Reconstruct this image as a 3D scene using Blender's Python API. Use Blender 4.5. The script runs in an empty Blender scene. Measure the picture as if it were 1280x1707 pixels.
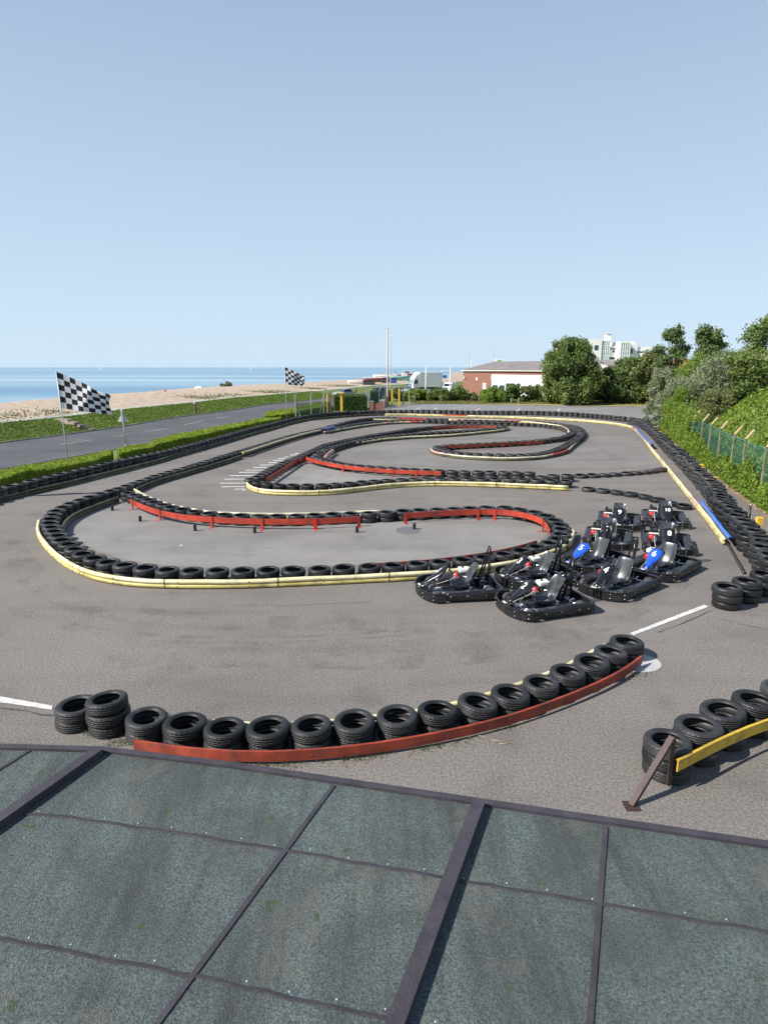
import bpy, bmesh, math, random
import numpy as np
from mathutils import Vector, Matrix
R = math.radians
random.seed(7); np.random.seed(7)
SC = bpy.context.scene
COL = SC.collection

# ---------------------------------------------------------------- camera, sky, sun, exposure
CAM_H = 5.4; FPX = 1040.0; PITCH = math.atan(241.5/FPX)
cam_d = bpy.data.cameras.new('camera'); cam = bpy.data.objects.new('camera', cam_d); COL.objects.link(cam)
cam.location = (0, 0, CAM_H); cam.rotation_euler = (math.pi/2-PITCH, 0, 0)
cam_d.sensor_fit = 'HORIZONTAL'; cam_d.sensor_width = 36; cam_d.lens = 36*FPX/1280
cam_d.clip_start = 0.1; cam_d.clip_end = 60000
SC.camera = cam
SUN_EL = 40.0; SUN_AZ = 22.0          # light travels towards +X turned 22 deg to +Y
w = bpy.data.worlds.new('World'); SC.world = w; w.use_nodes = True
wn = w.node_tree.nodes; wl = w.node_tree.links
sky = wn.new('ShaderNodeTexSky'); sky.sky_type = 'NISHITA'; sky.sun_disc = False
sky.sun_elevation = R(SUN_EL)
sky.air_density = 1.0; sky.dust_density = 1.6; sky.ozone_density = 2.2; sky.altitude = 0
_sx, _sy = -math.cos(R(SUN_AZ)), -math.sin(R(SUN_AZ))        # where the sun stands
sky.sun_rotation = math.atan2(_sx, _sy)
# a hazy summer sky: the Nishita sky mixed with the pale veil of haze that lies over the horizon
_tc = wn.new('ShaderNodeTexCoord'); _sx_ = wn.new('ShaderNodeSeparateXYZ'); wl.new(_tc.outputs['Generated'], _sx_.inputs[0])
_rp = wn.new('ShaderNodeValToRGB'); _e = _rp.color_ramp.elements
for _p, _c in ((0,(.465,.595,.715)),(.05,(.415,.565,.750)),(.16,(.355,.525,.755)),(.34,(.22,.38,.65)),(.52,(.09,.18,.38)),(1,(.035,.08,.22))):
    _k = _e[0] if _p == 0 else (_e[1] if _p == 1 else _e.new(_p)); _k.position = _p; _k.color = (*_c, 1)
wl.new(_sx_.outputs[2], _rp.inputs[0])
_vm = wn.new('ShaderNodeVectorMath'); _vm.operation = 'SCALE'; _vm.inputs['Scale'].default_value = 1/.12; wl.new(_rp.outputs[0], _vm.inputs[0])
_mx = wn.new('ShaderNodeMix'); _mx.data_type = 'RGBA'; _mx.inputs[0].default_value = .92
wl.new(sky.outputs[0], _mx.inputs[6]); wl.new(_vm.outputs[0], _mx.inputs[7])
wl.new(_mx.outputs[2], wn['Background'].inputs[0]); wn['Background'].inputs[1].default_value = 0.12
sd = bpy.data.lights.new('sun', 'SUN'); sd.energy = 4.9; sd.angle = R(0.55); sd.color = (1.0, 0.95, 0.87)
sun = bpy.data.objects.new('sun', sd); COL.objects.link(sun)
_d = Vector((math.cos(R(SUN_AZ))*math.cos(R(SUN_EL)), math.sin(R(SUN_AZ))*math.cos(R(SUN_EL)), -math.sin(R(SUN_EL))))
sun.rotation_euler = _d.to_track_quat('-Z', 'Y').to_euler(); sun.location = (-30, -12, 40)
SC.view_settings.view_transform = 'Standard'; SC.view_settings.look = 'None'
SC.view_settings.exposure = 0.5; SC.view_settings.gamma = 1.0
SC.cycles.max_bounces = 6; SC.cycles.transparent_max_bounces = 12
SC.cycles.use_denoising = True

# ---------------------------------------------------------------- helpers
def P(px, py, z=0.0):
    """ground (or height z) point seen at photo pixel"""
    u = (px-640)/FPX; v = (853.5-py)/FPX
    c, s = math.cos(PITCH), math.sin(PITCH)
    d = Vector((u, c+v*s, -s+v*c))
    t = (z-CAM_H)/d.z
    return Vector((d.x*t, d.y*t, z))
def PD(px, py, Y):
    """point on the ray through a pixel at distance Y in front"""
    u = (px-640)/FPX; v = (853.5-py)/FPX
    c, s = math.cos(PITCH), math.sin(PITCH)
    d = Vector((u, c+v*s, -s+v*c)); t = Y/d.y
    return Vector((d.x*t, Y, CAM_H+d.z*t))
def GX(px, Y):
    """X of a column at ground distance Y (level with the ground)"""
    return PD(px, 640, Y).x

def tag(o, label=None, cat=None, group=None, kind=None):
    if label: o['label'] = label
    if cat: o['category'] = cat
    if group: o['group'] = group
    if kind: o['kind'] = kind
    return o
def empty(name, loc=(0,0,0), rz=0, label=None, cat=None, group=None):
    o = bpy.data.objects.new(name, None); COL.objects.link(o)
    o.location = loc; o.rotation_euler = (0,0,rz); o.empty_display_size = .2
    return tag(o, label, cat, group)
def copy_tree(o, parent=None):
    c = o.copy(); COL.objects.link(c); c.parent = parent
    for ch in list(o.children): copy_tree(ch, c)
    return c

class MB:
    def __init__(s): s.v = []; s.f = []; s.m = []; s.sm = []; s.mi = 0; s.smooth = False
    def add(s, vs, fs, M=None):
        b = len(s.v)
        s.v += [tuple(M @ Vector(p)) for p in vs] if M is not None else [tuple(p) for p in vs]
        for f in fs: s.f.append(tuple(b+i for i in f)); s.m.append(s.mi); s.sm.append(s.smooth)
        return s
    def box(s, x0, x1, y0, y1, z0, z1, M=None):
        vs = [(x0,y0,z0),(x1,y0,z0),(x1,y1,z0),(x0,y1,z0),(x0,y0,z1),(x1,y0,z1),(x1,y1,z1),(x0,y1,z1)]
        return s.add(vs, [(0,3,2,1),(4,5,6,7),(0,1,5,4),(1,2,6,5),(2,3,7,6),(3,0,4,7)], M)
    def bar(s, a, b, wd, hg=None, up=(0,0,1)):
        a = Vector(a); b = Vector(b); hg = hg or wd
        d = (b-a); L = d.length; d.normalize(); u = Vector(up)
        if abs(d.dot(u)) > .98: u = Vector((0,1,0))
        r = d.cross(u).normalized(); u = r.cross(d)
        M = Matrix((r, d, u)).transposed().to_4x4(); M.translation = a
        return s.box(-wd/2, wd/2, 0, L, -hg/2, hg/2, M)
    def tube(s, pts, r, n=8, closed=False, cap=True):
        pts = [Vector(p) for p in pts]; N = len(pts); rr = r if hasattr(r, '__len__') else [r]*N
        vs = []; fs = []; up = Vector((0,0,1))
        for i, p in enumerate(pts):
            a = pts[(i-1) % N] if (i > 0 or closed) else p
            b = pts[(i+1) % N] if (i < N-1 or closed) else p
            d = (b-a).normalized(); u = up if abs(d.dot(up)) < .95 else Vector((0,1,0))
            x = d.cross(u).normalized(); y = x.cross(d)
            for k in range(n):
                t = 2*math.pi*k/n; vs.append(p + (x*math.cos(t)+y*math.sin(t))*rr[i])
        for i in range(N if closed else N-1):
            for k in range(n):
                j = (i+1) % N; k2 = (k+1) % n
                fs.append((i*n+k, i*n+k2, j*n+k2, j*n+k))
        if cap and not closed:
            fs.append(tuple(range(n))[::-1]); fs.append(tuple((N-1)*n+k for k in range(n)))
        o = s.smooth; s.smooth = True; s.add(vs, fs); s.smooth = o
        return s
    def sweep(s, pts, prof, closed_prof=True, cap=True):
        """sweep a 2-D profile (side, up) along a path in plan"""
        pts = [Vector(p) for p in pts]; N = len(pts); n = len(prof); vs = []; fs = []
        for i, p in enumerate(pts):
            d = pts[min(i+1,N-1)]-pts[max(i-1,0)]; d.z = 0; d.normalize()
            x = Vector((d.y, -d.x, 0))
            for (a, b) in prof: vs.append(p + x*a + Vector((0,0,b)))
        for i in range(N-1):
            for k in range(n if closed_prof else n-1):
                k2 = (k+1) % n; fs.append((i*n+k, (i+1)*n+k, (i+1)*n+k2, i*n+k2))
        if cap and closed_prof:
            fs.append(tuple(range(n))); fs.append(tuple((N-1)*n+k for k in range(n))[::-1])
        return s.add(vs, fs)
    def lathe(s, prof, n, M=None, closed=False):
        vs = []; fs = []; K = len(prof)
        for i in range(n):
            t = 2*math.pi*i/n
            for (r, z) in prof: vs.append((r*math.cos(t), r*math.sin(t), z))
        for i in range(n):
            j = (i+1) % n
            for k in range(K if closed else K-1):
                k2 = (k+1) % K; fs.append((i*K+k, j*K+k, j*K+k2, i*K+k2))
        o = s.smooth; s.smooth = True; s.add(vs, fs, M); s.smooth = o
        return s
    def cyl(s, c, r, z0, z1, n=16, r2=None):
        M = Matrix.Translation(Vector(c)); r2 = r if r2 is None else r2
        return s.lathe([(0.0001,z0),(r,z0),(r,z0+1e-4),(r2,z1-1e-4),(r2,z1),(0.0001,z1)], n, M)
    def prism(s, poly, z0, z1, M=None):
        n = len(poly)
        vs = [(x,y,z0) for x,y in poly]+[(x,y,z1) for x,y in poly]
        fs = [tuple(range(n))[::-1], tuple(range(n,2*n))]+[(i,(i+1)%n,n+(i+1)%n,n+i) for i in range(n)]
        return s.add(vs, fs, M)
    def grid(s, fn, nu, nv):
        vs = [fn(i/(nu-1), j/(nv-1)) for i in range(nu) for j in range(nv)]
        fs = [(i*nv+j, (i+1)*nv+j, (i+1)*nv+j+1, i*nv+j+1) for i in range(nu-1) for j in range(nv-1)]
        return s.add(vs, fs)
    def build(s, name, mats, parent=None, loc=None, bevel=0, recalc=True, label=None):
        me = bpy.data.meshes.new(name); me.from_pydata(s.v, [], s.f)
        for m in (mats if isinstance(mats, (list,tuple)) else [mats]): me.materials.append(m)
        me.polygons.foreach_set('material_index', s.m); me.polygons.foreach_set('use_smooth', s.sm)
        if recalc:
            bm = bmesh.new(); bm.from_mesh(me); bmesh.ops.recalc_face_normals(bm, faces=bm.faces)
            if bevel:
                es = [e for e in bm.edges if len(e.link_faces) == 2 and e.calc_face_angle(0) > .6]
                bmesh.ops.bevel(bm, geom=es, offset=bevel, segments=2, profile=.5, affect='EDGES', clamp_overlap=True)
            bm.to_mesh(me); bm.free()
        o = bpy.data.objects.new(name, me); COL.objects.link(o)
        if parent: o.parent = parent
        if loc is not None: o.location = loc
        if label: o['label'] = label
        return o

# ---------------------------------------------------------------- materials
def new_mat(name):
    m = bpy.data.materials.new(name); m.use_nodes = True
    return m, m.node_tree.nodes, m.node_tree.links, m.node_tree.nodes['Principled BSDF']
def ramp(nodes, stops):
    r = nodes.new('ShaderNodeValToRGB'); e = r.color_ramp.elements
    while len(e) < len(stops): e.new(.5)
    for i, (p, c) in enumerate(stops): e[i].position = p; e[i].color = (*c, 1)
    return r
def mat(name, col, rough=.6, var=.15, scale=3.0, bump=0.0, bscale=40, metal=0, spec=.5, col2=None, coat=0, rnd=0.0, world=False, detail=6):
    m, n, l, b = new_mat(name)
    tc = n.new('ShaderNodeTexCoord'); src = tc.outputs['Object']
    if world:
        g = n.new('ShaderNodeNewGeometry'); src = g.outputs['Position']
    no = n.new('ShaderNodeTexNoise'); no.inputs['Scale'].default_value = scale; no.inputs['Detail'].default_value = detail
    l.new(src, no.inputs['Vector'])
    c2 = col2 or tuple(min(1, c*(1+var)) for c in col); c1 = tuple(c*(1-var) for c in col) if not col2 else col
    r = ramp(n, [(.32, c1), (.68, c2)]); l.new(no.outputs[0], r.inputs[0])
    out = r.outputs[0]
    if rnd:
        oi = n.new('ShaderNodeObjectInfo'); mr = n.new('ShaderNodeMapRange')
        mr.inputs[3].default_value = 1-rnd; mr.inputs[4].default_value = 1+rnd
        l.new(oi.outputs['Random'], mr.inputs[0]); hs = n.new('ShaderNodeHueSaturation')
        l.new(mr.outputs[0], hs.inputs['Value']); l.new(out, hs.inputs['Color']); out = hs.outputs[0]
    l.new(out, b.inputs['Base Color'])
    b.inputs['Roughness'].default_value = rough; b.inputs['Metallic'].default_value = metal
    b.inputs['Specular IOR Level'].default_value = spec; b.inputs['Coat Weight'].default_value = coat
    if bump:
        n2 = n.new('ShaderNodeTexNoise'); n2.inputs['Scale'].default_value = bscale; n2.inputs['Detail'].default_value = 4
        l.new(src, n2.inputs['Vector'])
        bp = n.new('ShaderNodeBump'); bp.inputs['Strength'].default_value = bump; bp.inputs['Distance'].default_value = .02
        l.new(n2.outputs[0], bp.inputs['Height']); l.new(bp.outputs[0], b.inputs['Normal'])
    return m

def grime(m, strength=.5, scale=2.2, col=(.06,.05,.045)):
    n, l = m.node_tree.nodes, m.node_tree.links; b = n['Principled BSDF']; src = b.inputs['Base Color'].links[0].from_socket
    g = n.new('ShaderNodeNewGeometry'); no = n.new('ShaderNodeTexNoise'); no.inputs['Scale'].default_value = scale; no.inputs['Detail'].default_value = 9; no.inputs['Roughness'].default_value = .72
    l.new(g.outputs['Position'], no.inputs['Vector']); r = ramp(n, [(.50,(0,0,0)),(.66,(strength,)*3)]); l.new(no.outputs[0], r.inputs[0])
    mx = n.new('ShaderNodeMix'); mx.data_type = 'RGBA'; l.new(r.outputs[0], mx.inputs[0]); l.new(src, mx.inputs[6]); mx.inputs[7].default_value = (*col,1); l.new(mx.outputs[2], b.inputs['Base Color'])
def asphalt(name, c1, c2, speck=.35):
    m, n, l, b = new_mat(name)
    g = n.new('ShaderNodeNewGeometry'); src = g.outputs['Position']
    big = n.new('ShaderNodeTexNoise'); big.inputs['Scale'].default_value = .22; big.inputs['Detail'].default_value = 8; big.inputs['Roughness'].default_value = .6
    l.new(src, big.inputs['Vector'])
    r = ramp(n, [(.3, c1), (.72, c2)]); l.new(big.outputs[0], r.inputs[0])
    # rubbed, stretched streaks along the driving direction
    mp = n.new('ShaderNodeMapping'); mp.inputs['Scale'].default_value = (.10, .55, 1); l.new(src, mp.inputs[0])
    st = n.new('ShaderNodeTexNoise'); st.inputs['Scale'].default_value = 1.6; st.inputs['Detail'].default_value = 7; st.inputs['Distortion'].default_value = .6
    l.new(mp.outputs[0], st.inputs['Vector'])
    r2 = ramp(n, [(.30, (.80,.80,.81)), (.50, (1,1,1)), (.75, (1.08,1.07,1.06))]); l.new(st.outputs[0], r2.inputs[0])
    mx = n.new('ShaderNodeMix'); mx.data_type = 'RGBA'; mx.blend_type = 'MULTIPLY'; mx.inputs[0].default_value = .8
    l.new(r.outputs[0], mx.inputs[6]); l.new(r2.outputs[0], mx.inputs[7])
    # small chippings, two sizes
    sp = n.new('ShaderNodeTexVoronoi'); sp.inputs['Scale'].default_value = 60
    l.new(src, sp.inputs['Vector'])
    fn = n.new('ShaderNodeTexNoise'); fn.inputs['Scale'].default_value = 26; fn.inputs['Detail'].default_value = 6; fn.inputs['Roughness'].default_value = .85
    l.new(src, fn.inputs['Vector'])
    r3 = ramp(n, [(.28, (1-speck,)*3), (.5, (1,1,1)), (.74, (1+speck*1.2,)*3)]); l.new(fn.outputs[0], r3.inputs[0])
    mx2 = n.new('ShaderNodeMix'); mx2.data_type = 'RGBA'; mx2.blend_type = 'MULTIPLY'; mx2.inputs[0].default_value = 1
    l.new(mx.outputs[2], mx2.inputs[6]); l.new(r3.outputs[0], mx2.inputs[7])
    # oil and damp blotches
    bl = n.new('ShaderNodeTexNoise'); bl.inputs['Scale'].default_value = .9; bl.inputs['Detail'].default_value = 5
    l.new(src, bl.inputs['Vector'])
    r4 = ramp(n, [(.30, (.84,.84,.85)), (.42, (1,1,1))]); l.new(bl.outputs[0], r4.inputs[0])
    mx3 = n.new('ShaderNodeMix'); mx3.data_type = 'RGBA'; mx3.blend_type = 'MULTIPLY'; mx3.inputs[0].default_value = .8
    l.new(mx2.outputs[2], mx3.inputs[6]); l.new(r4.outputs[0], mx3.inputs[7])
    l.new(mx3.outputs[2], b.inputs['Base Color'])
    b.inputs['Roughness'].default_value = .86; b.inputs['Specular IOR Level'].default_value = .25
    bp = n.new('ShaderNodeBump'); bp.inputs['Strength'].default_value = .5; bp.inputs['Distance'].default_value = .01
    l.new(sp.outputs[0], bp.inputs['Height']); l.new(bp.outputs[0], b.inputs['Normal'])
    return m

def rubber(name, base=.019):
    """tyre rubber: object axis is the tyre's axle, so tread blocks follow the angle"""
    m, n, l, b = new_mat(name)
    tc = n.new('ShaderNodeTexCoord'); sx = n.new('ShaderNodeSeparateXYZ'); l.new(tc.outputs['Object'], sx.inputs[0])
    def mth(op, a, c=None):
        k = n.new('ShaderNodeMath'); k.operation = op
        for i, q in enumerate((a, c)):
            if q is None: continue
            if isinstance(q, (int, float)): k.inputs[i].default_value = q
            else: l.new(q, k.inputs[i])
        return k.outputs[0]
    ang = mth('ARCTAN2', sx.outputs[1], sx.outputs[0])
    rad = mth('SQRT', mth('ADD', mth('MULTIPLY', sx.outputs[0], sx.outputs[0]), mth('MULTIPLY', sx.outputs[1], sx.outputs[1])))
    zz = sx.outputs[2]
    absz = mth('ABSOLUTE', zz)
    blocks = mth('GREATER_THAN', mth('SINE', mth('ADD', mth('MULTIPLY', ang, 62.0), mth('MULTIPLY', absz, 60.0))), -.25)
    ribs = mth('GREATER_THAN', mth('SINE', mth('MULTIPLY', zz, 150.0)), -.6)
    tread = mth('MULTIPLY', blocks, ribs)
    on = mth('GREATER_THAN', rad, .305)
    h = mth('ADD', mth('MULTIPLY', tread, on), mth('MULTIPLY', mth('SINE', mth('MULTIPLY', rad, 420.0)), .06))
    bp = n.new('ShaderNodeBump'); bp.inputs['Strength'].default_value = 1.0; bp.inputs['Distance'].default_value = .016
    l.new(h, bp.inputs['Height']); l.new(bp.outputs[0], b.inputs['Normal'])
    oi = n.new('ShaderNodeObjectInfo')
    no = n.new('ShaderNodeTexNoise'); no.inputs['Scale'].default_value = 7; no.inputs['Detail'].default_value = 6
    g = n.new('ShaderNodeNewGeometry'); l.new(g.outputs['Position'], no.inputs['Vector'])
    r = ramp(n, [(.35, (base*.75, base*.78, base*.85)), (.6, (base, base*1.02, base*1.08)), (.8, (base*2.3, base*2.15, base*1.9))])
    l.new(no.outputs[0], r.inputs[0])
    mr = n.new('ShaderNodeMapRange'); mr.inputs[3].default_value = .55; mr.inputs[4].default_value = 1.75
    l.new(oi.outputs['Random'], mr.inputs[0]); hs = n.new('ShaderNodeHueSaturation'); l.new(mr.outputs[0], hs.inputs['Value'])
    l.new(r.outputs[0], hs.inputs['Color']); l.new(hs.outputs[0], b.inputs['Base Color'])
    r2 = n.new('ShaderNodeMapRange'); r2.inputs[3].default_value = .38; r2.inputs[4].default_value = .62
    l.new(no.outputs[0], r2.inputs[0]); l.new(r2.outputs[0], b.inputs['Roughness'])
    b.inputs['Specular IOR Level'].default_value = .45
    return m

def leafmat(name, stops, scale=1.3, trans=.25, rough=.55, fine=9.0):
    m, n, l, b = new_mat(name)
    g = n.new('ShaderNodeNewGeometry')
    no = n.new('ShaderNodeTexNoise'); no.inputs['Scale'].default_value = scale; no.inputs['Detail'].default_value = 3
    l.new(g.outputs['Position'], no.inputs['Vector'])
    n2 = n.new('ShaderNodeTexNoise'); n2.inputs['Scale'].default_value = fine; n2.inputs['Detail'].default_value = 2
    l.new(g.outputs['Position'], n2.inputs['Vector'])
    mx = n.new('ShaderNodeMix'); mx.inputs[0].default_value = .5
    l.new(no.outputs[0], mx.inputs[2]); l.new(n2.outputs[0], mx.inputs[3])
    r = ramp(n, stops); l.new(mx.outputs[0], r.inputs[0]); l.new(r.outputs[0], b.inputs['Base Color'])
    b.inputs['Roughness'].default_value = rough; b.inputs['Specular IOR Level'].default_value = .3
    if trans:
        tr = n.new('ShaderNodeBsdfTranslucent'); l.new(r.outputs[0], tr.inputs[0])
        ms = n.new('ShaderNodeMixShader'); ms.inputs[0].default_value = trans
        out = n['Material Output']; l.new(b.outputs[0], ms.inputs[1]); l.new(tr.outputs[0], ms.inputs[2]); l.new(ms.outputs[0], out.inputs[0])
    return m

M = {}
M['asphalt'] = asphalt('asphalt', (.168,.152,.138), (.212,.194,.178), .75)
M['infield'] = asphalt('infield_asphalt', (.195,.184,.173), (.275,.262,.248), .4)
M['infield2'] = asphalt('infield_asphalt_far', (.172,.160,.149), (.232,.218,.204), .35)
M['carpark'] = asphalt('carpark_asphalt', (.20,.20,.20), (.26,.26,.26), .2)
M['road'] = asphalt('road_asphalt', (.085,.085,.092), (.12,.12,.128), .15)
M['rubber'] = rubber('tyre_rubber'); M['joint'] = mat('pipe_joint', (.16,.14,.08), .6, .3, 6)
M['white_paint'] = mat('road_paint', (.62,.61,.58), .7, .2, 9, .2, 60, world=True)
M['worn_paint'] = mat('worn_road_paint', (.30,.30,.30), .8, .2, 9, .2, 60, world=True)
M['red'] = mat('red_rail_paint', (.42,.045,.022), .5, .28, 2.2, .15, 30, world=True)
M['rust_shade_red'] = mat('rusty_shaded_red_paint', (.30,.050,.025), .6, .35, 3.0, .3, 40, world=True)  # darker than the plain rail red; also carries painted shade on an inner rail
M['bright_red'] = mat('bright_red_paint', (.62,.03,.02), .4, .1, 3)
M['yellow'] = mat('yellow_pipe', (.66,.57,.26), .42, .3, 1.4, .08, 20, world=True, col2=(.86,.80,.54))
M['green_pipe'] = mat('mossy_shaded_pipe', (.028,.032,.018), .6, .35, 1.8, .15, 20, world=True, col2=(.11,.11,.055))  # moss green, darkened further so the colour holds the rails' shade
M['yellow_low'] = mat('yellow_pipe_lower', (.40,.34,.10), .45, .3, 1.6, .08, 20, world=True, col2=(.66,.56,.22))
M['cream'] = mat('cream_pipe', (.62,.57,.40), .4, .25, 2.0, .1, 20, world=True)
M['pipe_red'] = mat('red_pipe', (.55,.07,.04), .45, .2, 2, world=True)
M['pink'] = mat('faded_red_pipe', (.70,.38,.33), .45, .25, 3, world=True)
M['blue'] = mat('blue_plastic', (.05,.16,.55), .35, .12, 2)
M['blue_far'] = mat('blue_plastic_worn', (.07,.12,.38), .45, .2, 2)
M['rail_yellow'] = mat('yellow_rail_paint', (.58,.38,.03), .45, .2, 3, .1, 30)
M['brown_steel'] = mat('brown_steel', (.055,.030,.028), .5, .25, 6, .2, 40)
M['dark_steel'] = mat('dark_steel', (.03,.03,.032), .45, .2, 6)
M['black_plastic'] = mat('black_plastic', (.012,.012,.014), .38, .25, 5, .06, 30, spec=.5)
M['black_gloss'] = mat('black_gloss', (.010,.011,.013), .22, .1, 5, coat=.3)
M['seat'] = mat('seat_shell', (.028,.030,.034), .30, .15, 5, coat=1.0, spec=.9)
M['kart_blue'] = mat('kart_blue', (.015,.09,.62), .3, .08, 4, coat=.4)
M['tray'] = mat('floor_tray', (.02,.03,.05), .35, .2, 6)
M['white_plastic'] = mat('white_plastic', (.78,.77,.74), .4, .06, 6)
M['red_plastic'] = mat('red_plastic', (.62,.015,.02), .3, .08, 6, coat=.3)
M['alu'] = mat('aluminium', (.60,.60,.62), .32, .12, 10, metal=.9)
M['chrome'] = mat('bright_steel', (.75,.75,.77), .2, .05, 10, metal=1)
M['kart_tyre'] = mat('kart_tyre', (.045,.043,.040), .7, .3, 9, .2, 60)
M['number'] = mat('number_vinyl', (.85,.84,.82), .4, .04, 8)
M['concrete'] = mat('concrete_post', (.33,.32,.29), .85, .3, 5, .4, 40)
M['mossy_concrete'] = mat('mossy_concrete', (.10,.13,.05), .9, .3, 5, .4, 40, world=True, col2=(.24,.25,.16))
M['lichen'] = mat('lichen_concrete', (.50,.33,.08), .85, .35, 9, .4, 40, col2=(.50,.46,.36))
M['galv'] = mat('galvanised_steel', (.42,.46,.47), .45, .15, 5, metal=.3)
M['sign_back'] = mat('sign_back', (.55,.56,.56), .4, .08, 4)
M['wood'] = mat('weathered_wood', (.15,.11,.08), .85, .35, 4, .4, 30)
M['yellow_post'] = mat('yellow_post_paint', (.72,.46,.05), .5, .15, 4)
M['brick'] = None
M['shingle'] = mat('beach_shingle', (.31,.225,.16), .9, .0, .9, .8, 2.0, world=True, col2=(.53,.43,.33), detail=12)
M['path'] = mat('promenade_path', (.42,.43,.42), .85, .1, .5, world=True)
M['steel_kerb'] = mat('kerb_stone', (.30,.29,.27), .85, .2, 2, world=True)
M['earth'] = mat('dry_earth', (.22,.15,.10), .95, .35, 2.5, .5, 20, world=True)
M['felt'] = mat('mineral_felt', (.045,.062,.062), .9, .0, 75, .8, 150, world=True, col2=(.17,.205,.20), detail=8)
def feltdetail():
    m = M['felt']; n, l = m.node_tree.nodes, m.node_tree.links; b = n['Principled BSDF']; src = b.inputs['Base Color'].links[0].from_socket
    g = n.new('ShaderNodeNewGeometry')
    def layer(src, scale, stops, col, dist=0, stretch=None):
        no = n.new('ShaderNodeTexNoise'); no.inputs['Scale'].default_value = scale; no.inputs['Detail'].default_value = 10; no.inputs['Roughness'].default_value = .65; no.inputs['Distortion'].default_value = dist
        vec = g.outputs['Position']
        if stretch: mp = n.new('ShaderNodeMapping'); mp.inputs['Rotation'].default_value = (0,0,R(22)); mp.inputs['Scale'].default_value = stretch; l.new(vec, mp.inputs[0]); vec = mp.outputs[0]
        l.new(vec, no.inputs['Vector']); r = ramp(n, stops); l.new(no.outputs[0], r.inputs[0]); mx = n.new('ShaderNodeMix'); mx.data_type = 'RGBA'
        l.new(r.outputs[0], mx.inputs[0]); l.new(src, mx.inputs[6]); mx.inputs[7].default_value = (*col,1); return mx.outputs[2]
    c = layer(src, .9, [(.42,(0,0,0)),(.62,(.65,)*3)], (.055,.06,.055), 1.2)
    c = layer(c, 1.5, [(.55,(0,0,0)),(.60,(.35,)*3),(.64,(.1,)*3)], (.19,.17,.13), .8)
    c = layer(c, 2.2, [(.46,(0,0,0)),(.70,(.5,)*3)], (.03,.032,.035), 0, (4.0,.35,1))
    c = layer(c, 7.0, [(.63,(0,0,0)),(.68,(.85,)*3)], (.055,.075,.02), 0)
    l.new(c, b.inputs['Base Color'])
feltdetail()
M['felt_dark'] = mat('bitumen_strip', (.045,.04,.05), .7, .25, 7, .3, 60, world=True)
M['white_wall'] = mat('white_render', (.86,.85,.82), .8, .06, .4)
M['fascia'] = mat('cream_fascia', (.72,.66,.62), .7, .06, 1)
M['roof_felt'] = mat('grey_roof', (.20,.175,.17), .85, .15, .8, .2, 6)
M['tile_roof'] = mat('tiled_roof', (.30,.13,.08), .85, .25, 2, .3, 8)
M['glass'] = mat('dark_glass', (.03,.045,.055), .08, .2, 2, spec=.8)
M['glass_pale'] = mat('pale_glazing', (.20,.32,.34), .12, .2, 1, spec=.8)
M['car_glass'] = mat('car_glass', (.02,.03,.04), .08, .1, 2, spec=.8)
M['car_silver'] = mat('silver_paint', (.45,.50,.55), .28, .05, 2, metal=.5, coat=.5)
M['car_blue'] = mat('dark_blue_paint', (.02,.045,.10), .25, .05, 2, coat=.6)
M['car_white'] = mat('white_paint', (.78,.78,.77), .3, .05, 2, coat=.4)
M['car_tyre'] = mat('car_tyre', (.02,.02,.02), .8, .2, 8)
M['head'] = mat('lamp_lens', (.7,.7,.68), .15, .05, 4)
M['tail'] = mat('tail_lens', (.5,.02,.02), .2, .05, 4)
M['grey_box'] = mat('grey_box_side', (.80,.80,.80), .5, .05, 1)
M['boat_white'] = mat('boat_white', (.75,.74,.70), .5, .1, 2)
M['boat_green'] = mat('boat_green', (.15,.42,.34), .5, .15, 2)
M['boat_red'] = mat('boat_red', (.22,.06,.05), .6, .2, 2)
M['boat_blue'] = mat('boat_blue', (.04,.08,.28), .5, .15, 2)
M['sky_blue'] = mat('pale_blue_paint', (.30,.52,.72), .6, .08, 2)
M['dark_box'] = mat('dark_hut', (.05,.045,.045), .8, .25, 2)
M['tarp_green'] = mat('green_tarpaulin', (.05,.40,.22), .5, .1, 3)
M['sign_blue'] = mat('sign_blue', (.02,.10,.42), .4, .05, 3)
M['sign_green'] = mat('sign_green', (.12,.52,.10), .4, .05, 3)
M['lamp_grey'] = mat('lamp_column', (.42,.40,.39), .5, .12, 3)
M['lamp_white'] = mat('white_column', (.75,.75,.74), .5, .05, 3)
M['bark'] = mat('bark', (.10,.08,.06), .9, .3, 6, .5, 20)
M['weed'] = leafmat('weed', [(.35,(.04,.07,.015)),(.65,(.10,.13,.03))])
M['grass'] = mat('grass_ground', (.085,.13,.022), .95, .0, .8, .5, 12, world=True, col2=(.19,.22,.055), detail=10)
M['dry_grass'] = mat('dry_grass', (.20,.19,.06), .95, .0, .8, .5, 12, world=True, col2=(.38,.34,.14), detail=10)
M['blades'] = leafmat('grass_blades', [(.3,(.09,.16,.02)),(.5,(.16,.24,.04)),(.7,(.26,.28,.09))], .5, .3)
M['hedge'] = leafmat('hedge_leaves', [(.3,(.13,.20,.015)),(.5,(.24,.33,.025)),(.7,(.38,.46,.06))], 1.5, .25)
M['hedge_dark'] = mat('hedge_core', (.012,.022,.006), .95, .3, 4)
M['bighedge'] = leafmat('conifer_leaves', [(.3,(.04,.085,.02)),(.7,(.10,.17,.04))], 1.2, .2)
M['leaf_a'] = leafmat('leaves_mid', [(.3,(.06,.10,.022)),(.5,(.14,.20,.05)),(.7,(.32,.38,.15))], .8, .25)
M['leaf_b'] = leafmat('leaves_dark', [(.3,(.05,.085,.025)),(.5,(.11,.165,.055)),(.72,(.25,.31,.13))], .8, .2)
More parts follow.
